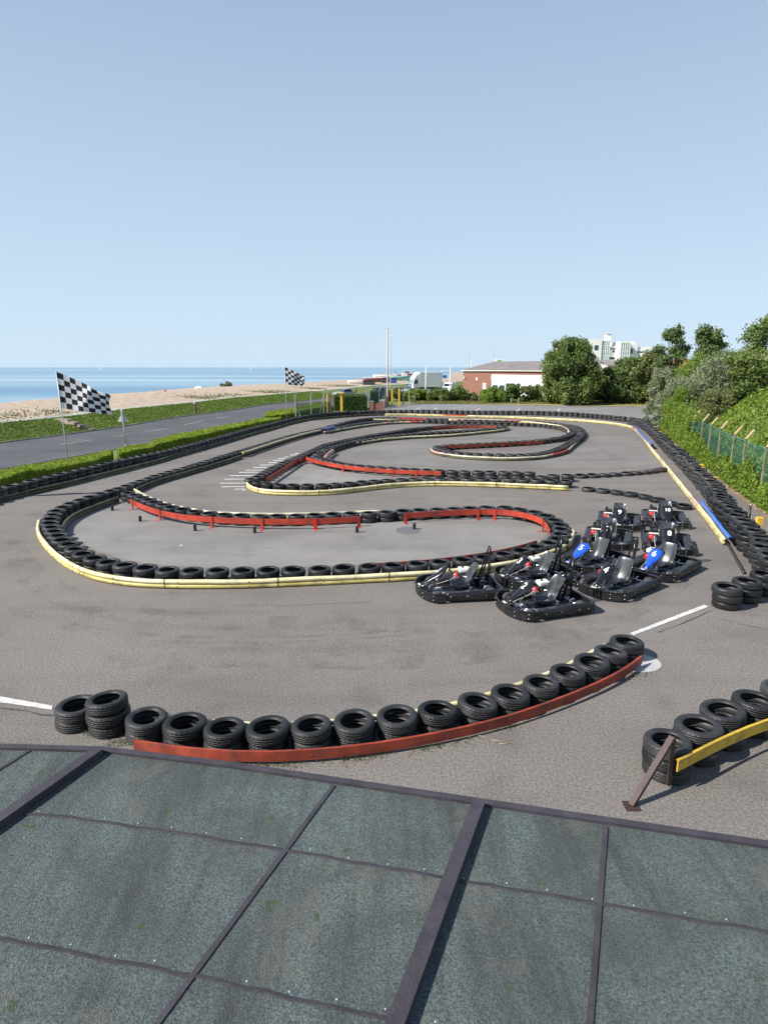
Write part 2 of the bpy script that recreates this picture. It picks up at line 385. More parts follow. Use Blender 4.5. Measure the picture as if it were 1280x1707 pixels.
M['leaf_c'] = leafmat('leaves_grey', [(.3,(.09,.12,.05)),(.5,(.20,.24,.13)),(.72,(.46,.48,.34))], 1.2, .2)
M['leaf_d'] = leafmat('leaves_olive', [(.3,(.07,.09,.025)),(.5,(.15,.18,.06)),(.72,(.34,.34,.17))], 1.2, .2)
M['leaf_e'] = leafmat('leaves_bright', [(.3,(.09,.16,.02)),(.5,(.17,.26,.035)),(.72,(.30,.38,.08))], 1.0, .3)
M['ivy'] = leafmat('ivy_leaves', [(.3,(.07,.13,.015)),(.5,(.15,.23,.025)),(.72,(.30,.36,.06))], .9, .3)

for _k, _s, _sc in (('red',.55,3.0),('rust_shade_red',.6,3.5),('yellow',.45,2.6),('yellow_low',.6,2.6),('cream',.45,2.6),('rail_yellow',.5,4),('black_plastic',.5,6),('white_paint',.45,5),('kart_blue',.3,9)):
    grime(M[_k], _s, _sc, (.05,.045,.04) if _k != 'black_plastic' else (.06,.055,.05))
def brickmat():
    m, n, l, b = new_mat('brickwork')
    tc = n.new('ShaderNodeTexCoord')
    mp = n.new('ShaderNodeMapping'); mp.inputs['Rotation'].default_value = (R(90),0,0); l.new(tc.outputs['Object'], mp.inputs[0])
    br = n.new('ShaderNodeTexBrick'); br.inputs['Scale'].default_value = 2.2
    br.inputs['Color1'].default_value = (.27,.105,.07,1); br.inputs['Color2'].default_value = (.20,.075,.055,1); br.inputs['Mortar'].default_value = (.35,.28,.22,1)
    br.inputs['Mortar Size'].default_value = .012; l.new(mp.outputs[0], br.inputs[0]); l.new(br.outputs[0], b.inputs['Base Color'])
    b.inputs['Roughness'].default_value = .85
    return m
M['brick'] = brickmat()

def checkmat(name, scale):
    m, n, l, b = new_mat(name)
    tc = n.new('ShaderNodeTexCoord'); ck = n.new('ShaderNodeTexChecker'); ck.inputs['Scale'].default_value = scale
    ck.inputs[1].default_value = (.75,.75,.75,1); ck.inputs[2].default_value = (.02,.02,.02,1)
    l.new(tc.outputs['Object'], ck.inputs[0]); l.new(ck.outputs[0], b.inputs['Base Color']); b.inputs['Roughness'].default_value = .4
    return m
M['checker'] = checkmat('checker_plate', 18)

def flagmat():
    m, n, l, b = new_mat('chequered_cloth')
    uv = n.new('ShaderNodeUVMap'); ck = n.new('ShaderNodeTexChecker'); ck.inputs['Scale'].default_value = 1
    ck.inputs[1].default_value = (.02,.018,.02,1); ck.inputs[2].default_value = (.78,.78,.82,1)
    l.new(uv.outputs[0], ck.inputs[0]); l.new(ck.outputs[0], b.inputs['Base Color']); b.inputs['Roughness'].default_value = .8
    tr = n.new('ShaderNodeBsdfTranslucent'); l.new(ck.outputs[0], tr.inputs[0]); ms = n.new('ShaderNodeMixShader'); ms.inputs[0].default_value = .35
    l.new(b.outputs[0], ms.inputs[1]); l.new(tr.outputs[0], ms.inputs[2]); l.new(ms.outputs[0], n['Material Output'].inputs[0])
    return m
M['flag'] = flagmat()

def netmat():
    m, n, l, b = new_mat('green_netting')
    tc = n.new('ShaderNodeTexCoord'); no = n.new('ShaderNodeTexNoise'); no.inputs['Scale'].default_value = 2.5; l.new(tc.outputs['Object'], no.inputs['Vector'])
    r = ramp(n, [(.35,(.018,.095,.065)),(.65,(.03,.13,.095))]); l.new(no.outputs[0], r.inputs[0]); l.new(r.outputs[0], b.inputs['Base Color'])
    b.inputs['Roughness'].default_value = .7
    tp = n.new('ShaderNodeBsdfTransparent'); ms = n.new('ShaderNodeMixShader'); ms.inputs[0].default_value = .48
    l.new(b.outputs[0], ms.inputs[1]); l.new(tp.outputs[0], ms.inputs[2]); l.new(ms.outputs[0], n['Material Output'].inputs[0])
    return m
M['net'] = netmat()

def seamat():
    m, n, l, b = new_mat('sea_water')
    g = n.new('ShaderNodeNewGeometry'); mp = n.new('ShaderNodeMapping'); mp.inputs['Scale'].default_value = (.0005,.0060,1); l.new(g.outputs['Position'], mp.inputs[0])
    no = n.new('ShaderNodeTexNoise'); no.inputs['Scale'].default_value = 2.2; no.inputs['Detail'].default_value = 5; l.new(mp.outputs[0], no.inputs['Vector'])
    r = ramp(n, [(.38,(.09,.22,.34)),(.50,(.20,.34,.44)),(.62,(.34,.45,.52))]); l.new(no.outputs[0], r.inputs[0]); l.new(r.outputs[0], b.inputs['Base Color'])
    mr = n.new('ShaderNodeMapRange'); mr.inputs[3].default_value = .22; mr.inputs[4].default_value = .5; l.new(no.outputs[0], mr.inputs[0]); l.new(mr.outputs[0], b.inputs['Roughness'])
    wv = n.new('ShaderNodeTexNoise'); wv.inputs['Scale'].default_value = .8; wv.inputs['Detail'].default_value = 6; l.new(g.outputs['Position'], wv.inputs['Vector'])
    bp = n.new('ShaderNodeBump'); bp.inputs['Strength'].default_value = .35; bp.inputs['Distance'].default_value = .4; l.new(wv.outputs[0], bp.inputs['Height']); l.new(bp.outputs[0], b.inputs['Normal'])
    b.inputs['Specular IOR Level'].default_value = .35
    return m
M['sea'] = seamat()

# ---------------------------------------------------------------- vegetation helpers
def leaf_mesh(name, pts, nrm, size, mats, parent=None, extra=None, flat=.0, aspect=.55):
    """many leaf-sized faces: pts Nx3, nrm Nx3 preferred facing, size scalar/array"""
    N = len(pts); pts = np.asarray(pts); nrm = np.asarray(nrm)
    rnd = np.random.normal(size=(N,3)); nn = nrm*flat + rnd*(1-flat*.5)
    nn /= np.linalg.norm(nn, axis=1, keepdims=True)+1e-9
    t = np.cross(nn, np.random.normal(size=(N,3))); t /= np.linalg.norm(t, axis=1, keepdims=True)+1e-9
    bt = np.cross(nn, t)
    s = (size*np.random.uniform(.6,1.35,N))[:,None]
    v = np.empty((N,4,3)); v[:,0] = pts-t*s; v[:,1] = pts+bt*s*aspect; v[:,2] = pts+t*s; v[:,3] = pts-bt*s*aspect
    ev, ef = extra if extra else ([], [])
    vv = np.concatenate([v.reshape(-1,3), np.asarray(ev, dtype=float).reshape(-1,3)]) if len(ev) else v.reshape(-1,3)
    loops = np.arange(4*N, dtype=np.int32)
    if len(ev):
        loops = np.concatenate([loops, np.asarray(ef, dtype=np.int32).reshape(-1)+4*N])
    nf = N+(len(ef) if len(ev) else 0)
    me = bpy.data.meshes.new(name); me.vertices.add(len(vv)); me.vertices.foreach_set('co', vv.astype(np.float32).ravel())
    me.loops.add(len(loops)); me.loops.foreach_set('vertex_index', loops)
    me.polygons.add(nf); me.polygons.foreach_set('loop_start', np.arange(0, 4*nf, 4, dtype=np.int32))
    for m in (mats if isinstance(mats,(list,tuple)) else [mats]): me.materials.append(m)
    mi = np.zeros(nf, dtype=np.int32); mi[N:] = 1; me.polygons.foreach_set('material_index', mi)
    me.update(calc_edges=True)
    o = bpy.data.objects.new(name, me); COL.objects.link(o)
    if parent: o.parent = parent
    return o

def blob_points(blobs, n, shell=.55):
    """random points in ellipsoids, denser near the surface"""
    vol = np.array([b[3]*b[4]*b[5] for b in blobs])**(2/3); k = np.random.choice(len(blobs), n, p=vol/vol.sum())
    B = np.array(blobs)[k]; d = np.random.normal(size=(n,3)); d /= np.linalg.norm(d,axis=1,keepdims=True)
    r = np.random.uniform(shell,1,n)[:,None]**.6
    w_ = 1+.22*np.sin(d[:,:1]*5+B[:,:1]*9)+.18*np.sin(d[:,2:]*7+B[:,1:2]*5)
    return B[:,:3]+d*B[:,3:6]*r*w_, d

def add_tree(name, base, height, crown_r, m, label, cat, nleaf, leaf, trunk_h=None, seed=0, group=None, shape='round', nblob=26, blob_r=.30, low=.15):
    rs = np.random.RandomState(seed+11); base = Vector(base)
    root = empty(name, base, 0, label, cat, group)
    th = trunk_h if trunk_h is not None else height*.35
    tb = MB(); r0 = max(.08, height*.022)
    tb.tube([(0,0,-.1),(r0*.3,0,th*.5),(0,r0*.4,th),(.1,-.1,height*.7),(0,0,height*.88)], [r0*1.3,r0,r0*.8,r0*.35,r0*.1], 8)
    blobs = []
    for i in range(nblob):
        a = rs.uniform(0,2*math.pi); u = rs.uniform(low,1)
        prof = {'round': math.sin(math.pi*min(.97,max(.06,u*.86+.12)))**.6, 'tall': (1-u)**.5*.9+.15, 'bush': (1-u*.75)**.6}[shape]
        rr = crown_r*prof*rs.uniform(.35,.92); br = crown_r*blob_r*rs.uniform(.6,1.3)
        z = height*u - br*.4
        p = (rr*math.cos(a), rr*math.sin(a), max(br*.5,z))
        blobs.append((*p, br*rs.uniform(.7,1.3), br*rs.uniform(.7,1.3), br*rs.uniform(.6,1.0)))
        for _ in range(2):
            dd = Vector(rs.normal(size=3)).normalized()*br*rs.uniform(.7,1.25); b3 = br*rs.uniform(.22,.5); blobs.append((p[0]+dd.x, p[1]+dd.y, max(b3*.5,p[2]+dd.z), b3*1.2, b3*1.2, b3))
        if i % 2 == 0 and p[2] > th*.6:
            s0 = min(th*rs.uniform(.6,1), p[2]*.8)
            tb.tube([(0,0,s0),(p[0]*.5,p[1]*.5,(s0+p[2])/2),(p[0],p[1],p[2])], [r0*.45,r0*.25,r0*.07], 5)
    tb.build('trunk', M['bark'], root)
    pts, nr = blob_points(blobs, nleaf, .25); pts = pts+np.random.normal(size=pts.shape)*leaf*.9
    keep = pts[:,2] > .02
    leaf_mesh('crown', pts[keep], nr[keep], leaf, m, root, flat=.5)
    return root

# ---------------------------------------------------------------- the ground, road, beach, sea
def sheet(name, poly, z, m, kind='structure'):
    bm = bmesh.new(); vs = [bm.verts.new((p[0],p[1],z)) for p in poly]; bm.faces.new(vs)
    bmesh.ops.triangulate(bm, faces=bm.faces[:]); bmesh.ops.recalc_face_normals(bm, faces=bm.faces)
    for f in bm.faces:
        if f.normal.z < 0: f.normal_flip()
    me = bpy.data.meshes.new(name); bm.to_mesh(me); bm.free(); me.materials.append(m)
    o = bpy.data.objects.new(name, me); COL.objects.link(o); o['kind'] = kind
    return o
def strip(name, A, B, m, zA=None, zB=None, kind='structure', nsub=1):
    mb = MB(); n = len(A); vs = []
    for a, b in zip(A, B):
        for k in range(nsub+1):
            t = k/nsub; vs.append((a[0]*(1-t)+b[0]*t, a[1]*(1-t)+b[1]*t, a[2]*(1-t)+b[2]*t))
    q = nsub+1; fs = [(i*q+k,(i+1)*q+k,(i+1)*q+k+1,i*q+k+1) for i in range(n-1) for k in range(nsub)]
    mb.smooth = True; mb.add(vs, fs); o = mb.build(name, m, recalc=False); 
    me = o.data
    if me.polygons[0].normal.z < 0: me.flip_normals()
    o['kind'] = kind
    return o

# road far edge / path / shore as seen in the photo (x, y pixels), extended past both ends
far_edge = [P(x,y) for x,y in [(0,739),(109,725),(200,712.5),(280,698),(380,685),(440,675),(494,669.5),(560,661.5),(610,655),(650,650)]]
def ext(line, back=60, fwd=0, fdir=None):
    a, b = line[0], line[1]; d = (a-b).normalized(); out = [a+d*back]+line
    if fwd:
        e = line[-1]; dd = Vector(fdir).normalized() if fdir else (line[-1]-line[-2]).normalized(); out.append(e+dd*fwd)
    return out
far_edge = ext(far_edge, 60, 900, (.55,1,0))
near_edge = []
for i, p in enumerate(far_edge):
    d = (far_edge[min(i+1,len(far_edge)-1)]-far_edge[max(i-1,0)]).normalized(); near_edge.append(p+Vector((d.y,-d.x,0))*10.4)
def off(line, dd, z):
    out = []
    for i, p in enumerate(line):
        d = (line[min(i+1,len(line)-1)]-line[max(i-1,0)]); d.z = 0; d.normalize(); q = p+Vector((-d.y,d.x,0))*dd; q.z = z; out.append(q)
    return out
strip('road', off(far_edge,0,.0), off(near_edge,0,.0), M['road'])
bank_top = off(far_edge, 4.6, 1.0)
strip('grass_bank', off(far_edge,.0,-.02), bank_top, M['grass'], nsub=6)
path_far = off(far_edge, 6.3, 1.0)
strip('promenade_path', bank_top, path_far, M['path'])
crest = off(far_edge, 16, 1.15)
shore = [PD(x,y,Y) for x,y,Y in [(0,666.4,122),(101.6,659,145),(180,655.6,160),(302,644.7,208),(380,643,228),(460,637.5,265),(540,632.6,318),(591,629.5,370),(660,624,500),(760,617.8,900)]]
for p in shore: p.z = -1.4
def resample(line, n):
    L = [0]
    for a, b in zip(line, line[1:]): L.append(L[-1]+(b-a).length)
    out = []
    for k in range(n):
        s = L[-1]*k/(n-1); i = max(0, min(len(line)-2, next((j for j in range(len(L)-1) if L[j+1] >= s), len(line)-2)))
        t = (s-L[i])/max(1e-9, L[i+1]-L[i]); out.append(line[i].lerp(line[i+1], t))
    return out
NB = 60
sh = [shore[0]+(shore[0]-shore[1]).normalized()*220]+shore+[shore[-1]+Vector((800,2500,0))]
# match along distance so the beach lofts cleanly
def at_Y(line, Y):
    for a, b in zip(line, line[1:]):
        if a.y <= Y <= b.y: return a.lerp(b, (Y-a.y)/(b.y-a.y))
    return line[0] if Y < line[0].y else line[-1]
Ys = [-60+ (1.0*k)**1.0 for k in range(0,360,5)]+[300+12*k for k in range(60)]
pf2 = []; sh2 = []
for Y in Ys:
    a = at_Y(path_far, Y); s_ = at_Y(sh, Y*1.05+ (40 if Y<300 else 0))
    pf2.append(a); sh2.append(s_)
def beachfn(i, t):
    a, b = pf2[i], sh2[i]; x = a.x*(1-t)+b.x*t; y = a.y*(1-t)+b.y*t
    z = 1.0 + .25*math.sin(min(1,t*2.2)*math.pi) - 2.4*max(0,(t-.35)/.65)**1.3
    z += .12*math.sin(x*.35+y*.11)*math.sin(y*.05)*min(1,t*6)*(1-t)
    return (x,y,z)
mb = MB(); mb.smooth = True; q = 15
vs = [beachfn(i, k/(q-1)) for i in range(len(pf2)) for k in range(q)]
vs2 = []
for i in range(len(pf2)):
    for k in range(q): vs2.append(vs[i*q+k])
    a, b = pf2[i], sh2[i]; d = Vector((b.x-a.x, b.y-a.y, 0)).normalized(); vs2.append((b.x+d.x*30, b.y+d.y*30, -5))
q += 1
mb.add(vs2, [(i*q+k,(i+1)*q+k,(i+1)*q+k+1,i*q+k+1) for i in range(len(pf2)-1) for k in range(q-1)])
bo = mb.build('beach', M['shingle'], recalc=False)
if bo.data.polygons[0].normal.z < 0: bo.data.flip_normals()
bo['kind'] = 'structure'
sheet('sea', [(-40000,-2000),(9000,-2000),(9000,45000),(-40000,45000)], -1.4, M['sea'])
# land to the right of the road, out to the horizon
land = [Vector((p.x,p.y,0)) for p in near_edge]
sheet('ground', [(p.x,p.y) for p in land]+[(3000,1500),(3000,-80),(land[0].x,-80)], -.03, M['grass'])
# sea must not lie under the land: the land sheet is above it (z -1.4)

# track asphalt
wall_left = [P(x,y,.57) for x,y in [(-60,828),(0,812.5),(57.8,798.6),(92,789.7),(126.6,783.4),(156,776),(198.4,766.6),(280,749),(360,729),(407,715.5),(453.8,706),(481.9,698.5),(516,691.5),(560,688),(577.5,685.4),(615,683.7)]]
edge_left = [p+Vector((-.55,0,0)) for p in wall_left]
edge_left = [edge_left[0]+Vector((-2,-14,0)), edge_left[0]] + edge_left[1:]
fence_line = [P(1088,690),P(1103,714.7),P(1127,735),P(1150,754),P(1178,775.6),P(1220,807),P(1264,837.5),P(1330,884),P(1420,950)]
track_poly = [(-22,-6)]+[(p.x,p.y) for p in edge_left]+[(P(640,676).x-1,P(640,676).y),(P(700,671).x,P(700,671).y),(P(800,673.5).x,P(800,673.5).y),(P(900,675).x,P(900,675).y),(P(1000,677).x,P(1000,677).y),(P(1078,676).x,P(1078,676).y)]+[(p.x,p.y) for p in fence_line]+[(18,-6)]
sheet('track', track_poly, 0, M['asphalt'])
cp = [P(x,y) for x,y in [(640,684),(700,672.5),(800,675),(900,676.5),(1000,678.5),(1076,678),(1086,690),(1096,706),(1070,699),(1030,693.5),(980,690.5),(900,687),(800,687),(700,687)]]
sheet('car_park', [(p.x,p.y) for p in cp], .004, M['carpark'])
# verge of dry grass in front of the far bushes
sheet('verge', [(P(x,y).x,P(x,y).y) for x,y in [(690,668),(800,669),(905,670.5),(1010,672),(1085,671),(1080,677),(1000,677),(900,675.3),(800,673.7),(700,671.2)]], .008, M['dry_grass'])

# ---------------------------------------------------------------- rows of tyres
TW = .170; TR = .318
def tyre_mesh(name, seg, hi=True):
    if hi:
        prof = [(.200,.066),(.204,.078),(.232,.0935),(.266,.0955),(.292,.090),(.308,.076),(.3165,.058),(.318,.03),(.319,0),
                (.318,-.03),(.3165,-.058),(.308,-.076),(.292,-.090),(.266,-.0955),(.232,-.0935),(.204,-.078),(.200,-.066),
                (.207,-.062),(.25,-.078),(.288,-.066),(.298,-.03),(.298,.03),(.288,.066),(.25,.078),(.207,.062)]
    else:
        prof = [(.203,.075),(.25,.095),(.298,.085),(.318,.05),(.318,-.05),(.298,-.085),(.25,-.095),(.203,-.075),(.25,-.07),(.295,0),(.25,.07)]
    return prof, seg
def make_tyre_data(name, seg, hi):
    prof, seg = tyre_mesh(name, seg, hi); mb = MB(); mb.lathe(prof, seg, closed=True)
    o = mb.build(name, M['rubber']); me = o.data; bpy.data.objects.remove(o); return me
TYRE_HI = make_tyre_data('tyre', 48, True); TYRE_LO = make_tyre_data('tyre_low', 26, True)

def treaded_tyre(name, seg=104):
    prof = [(.200,.066),(.204,.078),(.232,.0935),(.262,.0965),(.280,.0945),(.296,.088),(.309,.076),(.3165,.060),(.318,.046),(.308,.042),(.308,.034),(.319,.030),(.3195,.006),(.309,.004),(.309,-.004),(.3195,-.006),
            (.319,-.030),(.308,-.034),(.308,-.042),(.318,-.046),(.3165,-.060),(.309,-.076),(.296,-.088),(.280,-.0945),(.262,-.0965),(.232,-.0935),(.204,-.078),(.200,-.066),
            (.207,-.062),(.25,-.078),(.288,-.066),(.298,-.03),(.298,.03),(.288,.066),(.25,.078),(.207,.062)]
    K = len(prof); vs = []; fs = []
    for i in range(seg):
        t = 2*math.pi*i/seg
        for k, (r, z) in enumerate(prof):
            if i % 4 == 0 and (6 <= k <= 8 or 19 <= k <= 21): r -= .0055
            if i % 4 == 2 and (11 <= k <= 12 or 15 <= k <= 16): r -= .003
            vs.append((r*math.cos(t), r*math.sin(t), z))
    for i in range(seg):
        j = (i+1) % seg
        for k in range(K): fs.append((i*K+k, j*K+k, j*K+(k+1)%K, i*K+(k+1)%K))
    mb = MB(); mb.smooth = True; mb.add(vs, fs); o = mb.build(name, M['rubber']); me = o.data; bpy.data.objects.remove(o); return me
TYRE_NEAR = treaded_tyre('treaded_tyre')
def smooth_line(pts, it=2):
    for _ in range(it):
        q = [pts[0]]+[(pts[i-1]+pts[i]*2+pts[i+1])/4 for i in range(1,len(pts)-1)]+[pts[-1]]; pts = q
    return pts
def walk(pts, step):
    L = [0]
    for a, b in zip(pts, pts[1:]): L.append(L[-1]+(b-a).length)
    n = max(2, int(round(L[-1]/step))+1)
    return resample(pts, n)
ORD = 'first second third fourth fifth sixth seventh eighth ninth tenth eleventh twelfth thirteenth fourteenth fifteenth sixteenth seventeenth eighteenth nineteenth'.split()
TEN = {2:'twent',3:'thirt',4:'fort',5:'fift',6:'sixt',7:'sevent',8:'eight',9:'ninet'}
def ordinal(i):
    if i < 20: return ORD[i-1]
    if i >= 100: return 'hundred-and-'+ordinal(i-100) if i > 100 else 'hundredth'
    t, u = divmod(i, 10); return TEN[t]+('ieth' if u == 0 else 'y-'+ORD[u-1])
LEVEL = {1:['single'], 2:['lower','upper'], 3:['bottom','middle','top'], 4:['bottom','third','second','top']}
TYRES = []      # (pos, tilt, scale, label, group, depth)
def row(pix, n, phrase, group, step=.645, H=None, smooth=2, exact=False, lean=.02, skip=None, z0=0.0, jit=.012, revcount=False):
    H = n*TW if H is None else H
    pts = [P(x,y,H) for x,y in pix]
    for p in pts: p.z = 0
    if not exact:
        pts = walk(smooth_line(walk(pts, .5), smooth), step)
    N = len(pts)
    for i, p in enumerate(pts):
        k = n[i] if isinstance(n, (list,tuple)) else n
        for j in range(k):
            q = p+Vector((random.uniform(-jit,jit)*(1+j), random.uniform(-jit,jit)*(1+j), z0+TW*(j+.5)))
            tilt = (random.gauss(0,lean) , random.gauss(0,lean), random.uniform(0,6.28)) if j == k-1 else (random.gauss(0,.006), random.gauss(0,.006), random.uniform(0,6.28))
            s = random.uniform(.935,1.015)
            idx = N-i if revcount else i+1
            if k == 1: lab = '%s tyre %s' % (ordinal(idx), phrase)
            else: lab = '%s tyre of the %s stack %s' % (LEVEL[k][j], ordinal(idx), phrase)
            TYRES.append([q, tilt, s, lab, group])
    return pts

# front loop
P1 = [(214,820.5),(227,825),(238,828.5),(247,832),(256.6,835.6),(267.5,840),(283,844),(300,847.8),(320.6,851),(342.5,854.2),(368,856.6),(393.6,858),(421.7,858.8),(451,858.8),(483,859),(514.7,857.8),(545,856.6),(577.5,855),(610,854.4),(640.8,853),(669.7,851),(698.6,849.5),(726,848.3),(756.7,847),(784,846),(812,844.6),(841,844.4)]
P2 = [(866.9,847.8),(891.9,851.7),(912.5,857),(925,863.8),(932,871),(937.5,880),(938,888.8),(931,897.5)]
P3 = [(917.5,904),(893.8,910),(868.8,917),(841,922.5),(805,928),(772.5,932),(736,935.5),(699.3,938),(657,941),(614.5,943),(572.4,945.4),(530.4,947.4),(487,948),(443,948.8),(400,949.6),(357,950.3),(315.5,950),(273.6,949.5),(240,945.5),(207.6,940.5)]
P4 = [(180,935.5),(158.8,929.5),(141.6,923),(128.4,917),(117.5,909),(108.5,901.5),(100.5,894),(93,888),(87,882),(84,875.7),(82.5,869),(83,863),(87,856.8),(94,850.3),(104.5,843.8),(117,837.7),(132,832.6),(150,827.5),(167,822),(185,817)]
PB = [(198.8,813.4),(211,808.8),(221.4,805.6),(233,801),(245.6,797),(256.6,793),(269,789),(281.6,786.4),(294,782.5),(306.6,779.5),(316.5,776.5),(326.5,773.4),(338,769.9),(345.6,767.5),(353.4,765),(362,762.5),(370.6,759.5),(385,755.6),(397.5,751.9),(411.6,747.3),(430,742),(442.8,737.9),(456.9,733.5),(472.5,728.7),(492.8,723.3),(510,719.2),(524,716.4),(538,713)]
row(P1, 2, 'along the red rail from its left end', 'tyres behind the front red rail')
row(P2, 2, 'round the right bend of the front loop', 'tyres round the right bend of the front loop')
row(P3, 2, 'behind the near yellow rail, counted from the karts', 'tyres behind the near yellow rail')
row(P4, 2, 'round the left bend, counted from the near yellow rail', 'tyres round the left bend of the front loop')
row(PB, 2, 'of the long diagonal row, counted from its near end', 'tyres of the long diagonal row')
F1 = [(546,711),(555.6,708),(571,704),(587,700),(602.5,697.5),(618,695.5),(633.8,694.8),(665,695),(690,696),(708.8,697),(735.6,697.5),(746,698),(790,698.8),(848,700.5),(900,702.5),(931,705),(955,708.8),(967,713.5),(971.5,719),(969,724),(964,728.5),(957,732.5),(950,737),(942,741.5),(934,745.5),(925,749),(915,751.7),(899,754.8),(882.5,756.4),(864.5,757.2),(845,757.2),(825.5,756.6),(806.7,756),(788,755.3),(770,754.3),(752.8,752),(740,749),(729,745.5)]
F2 = [(563.4,712),(578,708.5),(594.7,705.6),(610,703),(633.8,701),(665,699.6),(690,699.4),(720,700),(745,701),(790,701.8),(848,703.5),(900,706),(931,709.5),(947,713.5),(955,718),(952,722.5),(940.6,726.6),(931,728.6),(920,730),(907.5,731.4),(895,732.9),(885.6,733.8),(874.7,734.3),(863.8,735),(849.7,736),(834,736.6),(820,737.4),(806,738.2),(788.8,738.8),(774.7,739.6),(759,740.3),(743.4,741.2),(730,742.8)]
row(F1, 2, 'of the outer far hook', 'tyres of the far hook')
row(F2, 2, 'of the inner far hook', 'tyres of the far hook')
O1 = [(419,797.5),(427,794.5),(436.6,790.5),(444,785.5),(451.5,780.7),(460,776.5),(469,772.5),(480,767.7),(491,763),(500.6,759.3),(508.4,755.6),(517.8,751.2),(526,747.8),(540,741.3),(549,738.3),(558.8,736),(569.7,733.6),(587,730.4),(602.5,727.3),(618,724.4),(633.8,722),(649,719.5),(665,716.8),(680.6,714.2),(696,712.2),(712,710.7),(727.5,709.4),(740,708.6),(756,707.6),(771.6,707.2),(793,707),(809,707.4),(822,708),(835.6,709),(842,710.6)]
O2 = [(838,712),(826,713),(813.8,714),(802.8,715),(788.8,716),(768,717),(756,717.8),(743,718.4),(729,718.8),(715,719.5),(702.5,720.4),(690,721.3),(677.5,722.5),(665,723.7),(652.5,725.2),(633.8,727.6),(618,729.8),(602.5,732.2),(587,735),(571,739),(557,743),(546,747),(537,751.5),(530,756.5)]
O3 = [(525.6,760),(535,763.3),(547.8,767),(561.9,770.3),(577.5,773),(591.6,774.6),(610,776.2),(627.5,777.5),(646,778.7),(666.6,780),(686.9,781.3),(707,782.4),(729,783.4),(751,784.2),(772,784.7),(794,785),(816.9,785.7),(838.8,786.3),(861,786.6),(883,786.8)]
O4 = [(430,802.8),(444,805.8),(459,807.4),(476,808),(499,808.3),(524,807.7),(548,806.8),(572.8,805.2),(596,803.2),(618,801),(638,799.1),(658.8,798),(682,797.4),(705.6,797),(729,796.8),(752.8,796.7),(777,796.8),(801,796.9),(826,797.1),(848,797.4),(871.6,798),(896.6,798.8),(920,799.6),(943,800.4)]
row(O1, 2, 'of the middle island upper arm, from its hook', 'tyres of the middle island upper arm')
row(O2, 2, 'of the middle island return arm', 'tyres of the middle island return arm')
row(O3, 2, 'along the middle red rail, from the rail fork', 'tyres along the middle red rail')
row(O4, 2, 'behind the middle yellow rail, from its left end', 'tyres behind the middle yellow rail')
row([(904,793.5),(923,791.5),(946.5,791)], 2, 'heaped at the right end of the middle island', 'tyres heaped at the middle island end', exact=True)
# single-height rows
row([(967,791),(987.5,790.3),(1007.8,789.2),(1025,788),(1043.8,786.8),(1059,785.7),(1073.4,784.4),(1086,782.9),(1097,781.3),(1106,780)], 1, 'lying flat in the upper single row by the right wall', 'tyres of the upper single row', exact=True, lean=.07)
row([(980.8,812.7),(1004.5,815),(1028.9,818),(1052,821),(1075,825),(1095.4,830),(1116.7,835.9),(1140.5,841)], 1, 'lying flat in the lower single row above the karts', 'tyres of the lower single row', exact=True, lean=.03)
# outer wall: left and far side three high, right side four high
LW = [(-60,829),(-25,820),(0,813),(20,807.5),(57.8,798.6),(74,794.5),(92,790),(109,786.6),(126.6,783),(140.6,779.8),(156,776.2),(168,773),(181,770),(198.4,766.5),(240,758),(280,749.5),(320,739.5),(360,729),(407,715.8),(453.8,704.5),(481.9,697.5),(516,690.8),(545,687.8),(577.5,685.4),(615,684)]
FW = [(621,683.8),(649,683.2),(696,682.8),(740,683),(782.5,684.2),(845,684.3),(876,684.3),(920,685.4),(950,686.9),(978,688.6),(1017,692),(1040,694.4)]
RW = [(1052,695.5),(1066,698.5),(1080,705),(1091,713.5),(1102,724),(1119,740),(1134.7,752.8),(1147,764),(1161,776.6),(1173.8,789),(1186,801.5),(1194,811.5),(1201,822),(1209,832),(1218,842),(1227,851.5),(1236,861.5),(1244,872),(1252,881),(1260,889),(1269,898),(1279,909),(1292,925),(1310,946)]
row(LW, 3, 'of the outer wall beside the hedge', 'tyres of the outer wall', step=.635)
row(FW, 3, 'of the outer wall by the car park', 'tyres of the outer wall', step=.66)
row(RW, 4, 'of the right wall, counted from the karts end', 'tyres of the right wall', step=.64, revcount=True, jit=.035, lean=.03)
row([(1213.6,976.7),(1246,966.5),(1276,955.5),(1304,941)], 3, 'at the near corner of the right wall', 'tyres at the near corner', exact=True)
# foreground row
QP = [(125.6,1172)]; 
row([(125.6,1173)], 2, 'of the foreground row, touching the white line', 'tyres of the foreground row', exact=True, lean=.05)
row([(180,1164)], 3, 'standing tallest in the foreground row', 'tyres of the foreground row', exact=True, lean=.05)
row([(x,y-5.5) for x,y in [(242.7,1199),(307,1207.5),(374.7,1217),(446,1215.5),(519,1212.5),(590.5,1204.5),(662,1196),(728.8,1186),(795.5,1174),(851,1159.5),(901,1141.5),(946,1123.5),(986,1106.5),(1018,1089.5),(1045,1072.5)]], 2, 'along the foreground red strip from the left', 'tyres of the foreground row', exact=True, lean=.045, jit=.006)
row([(1114,1232),(1163,1205),(1210.6,1183),(1261,1164.5),(1309,1147)], 3, 'behind the yellow corner strip', 'tyres behind the yellow strip', exact=True, lean=.05)

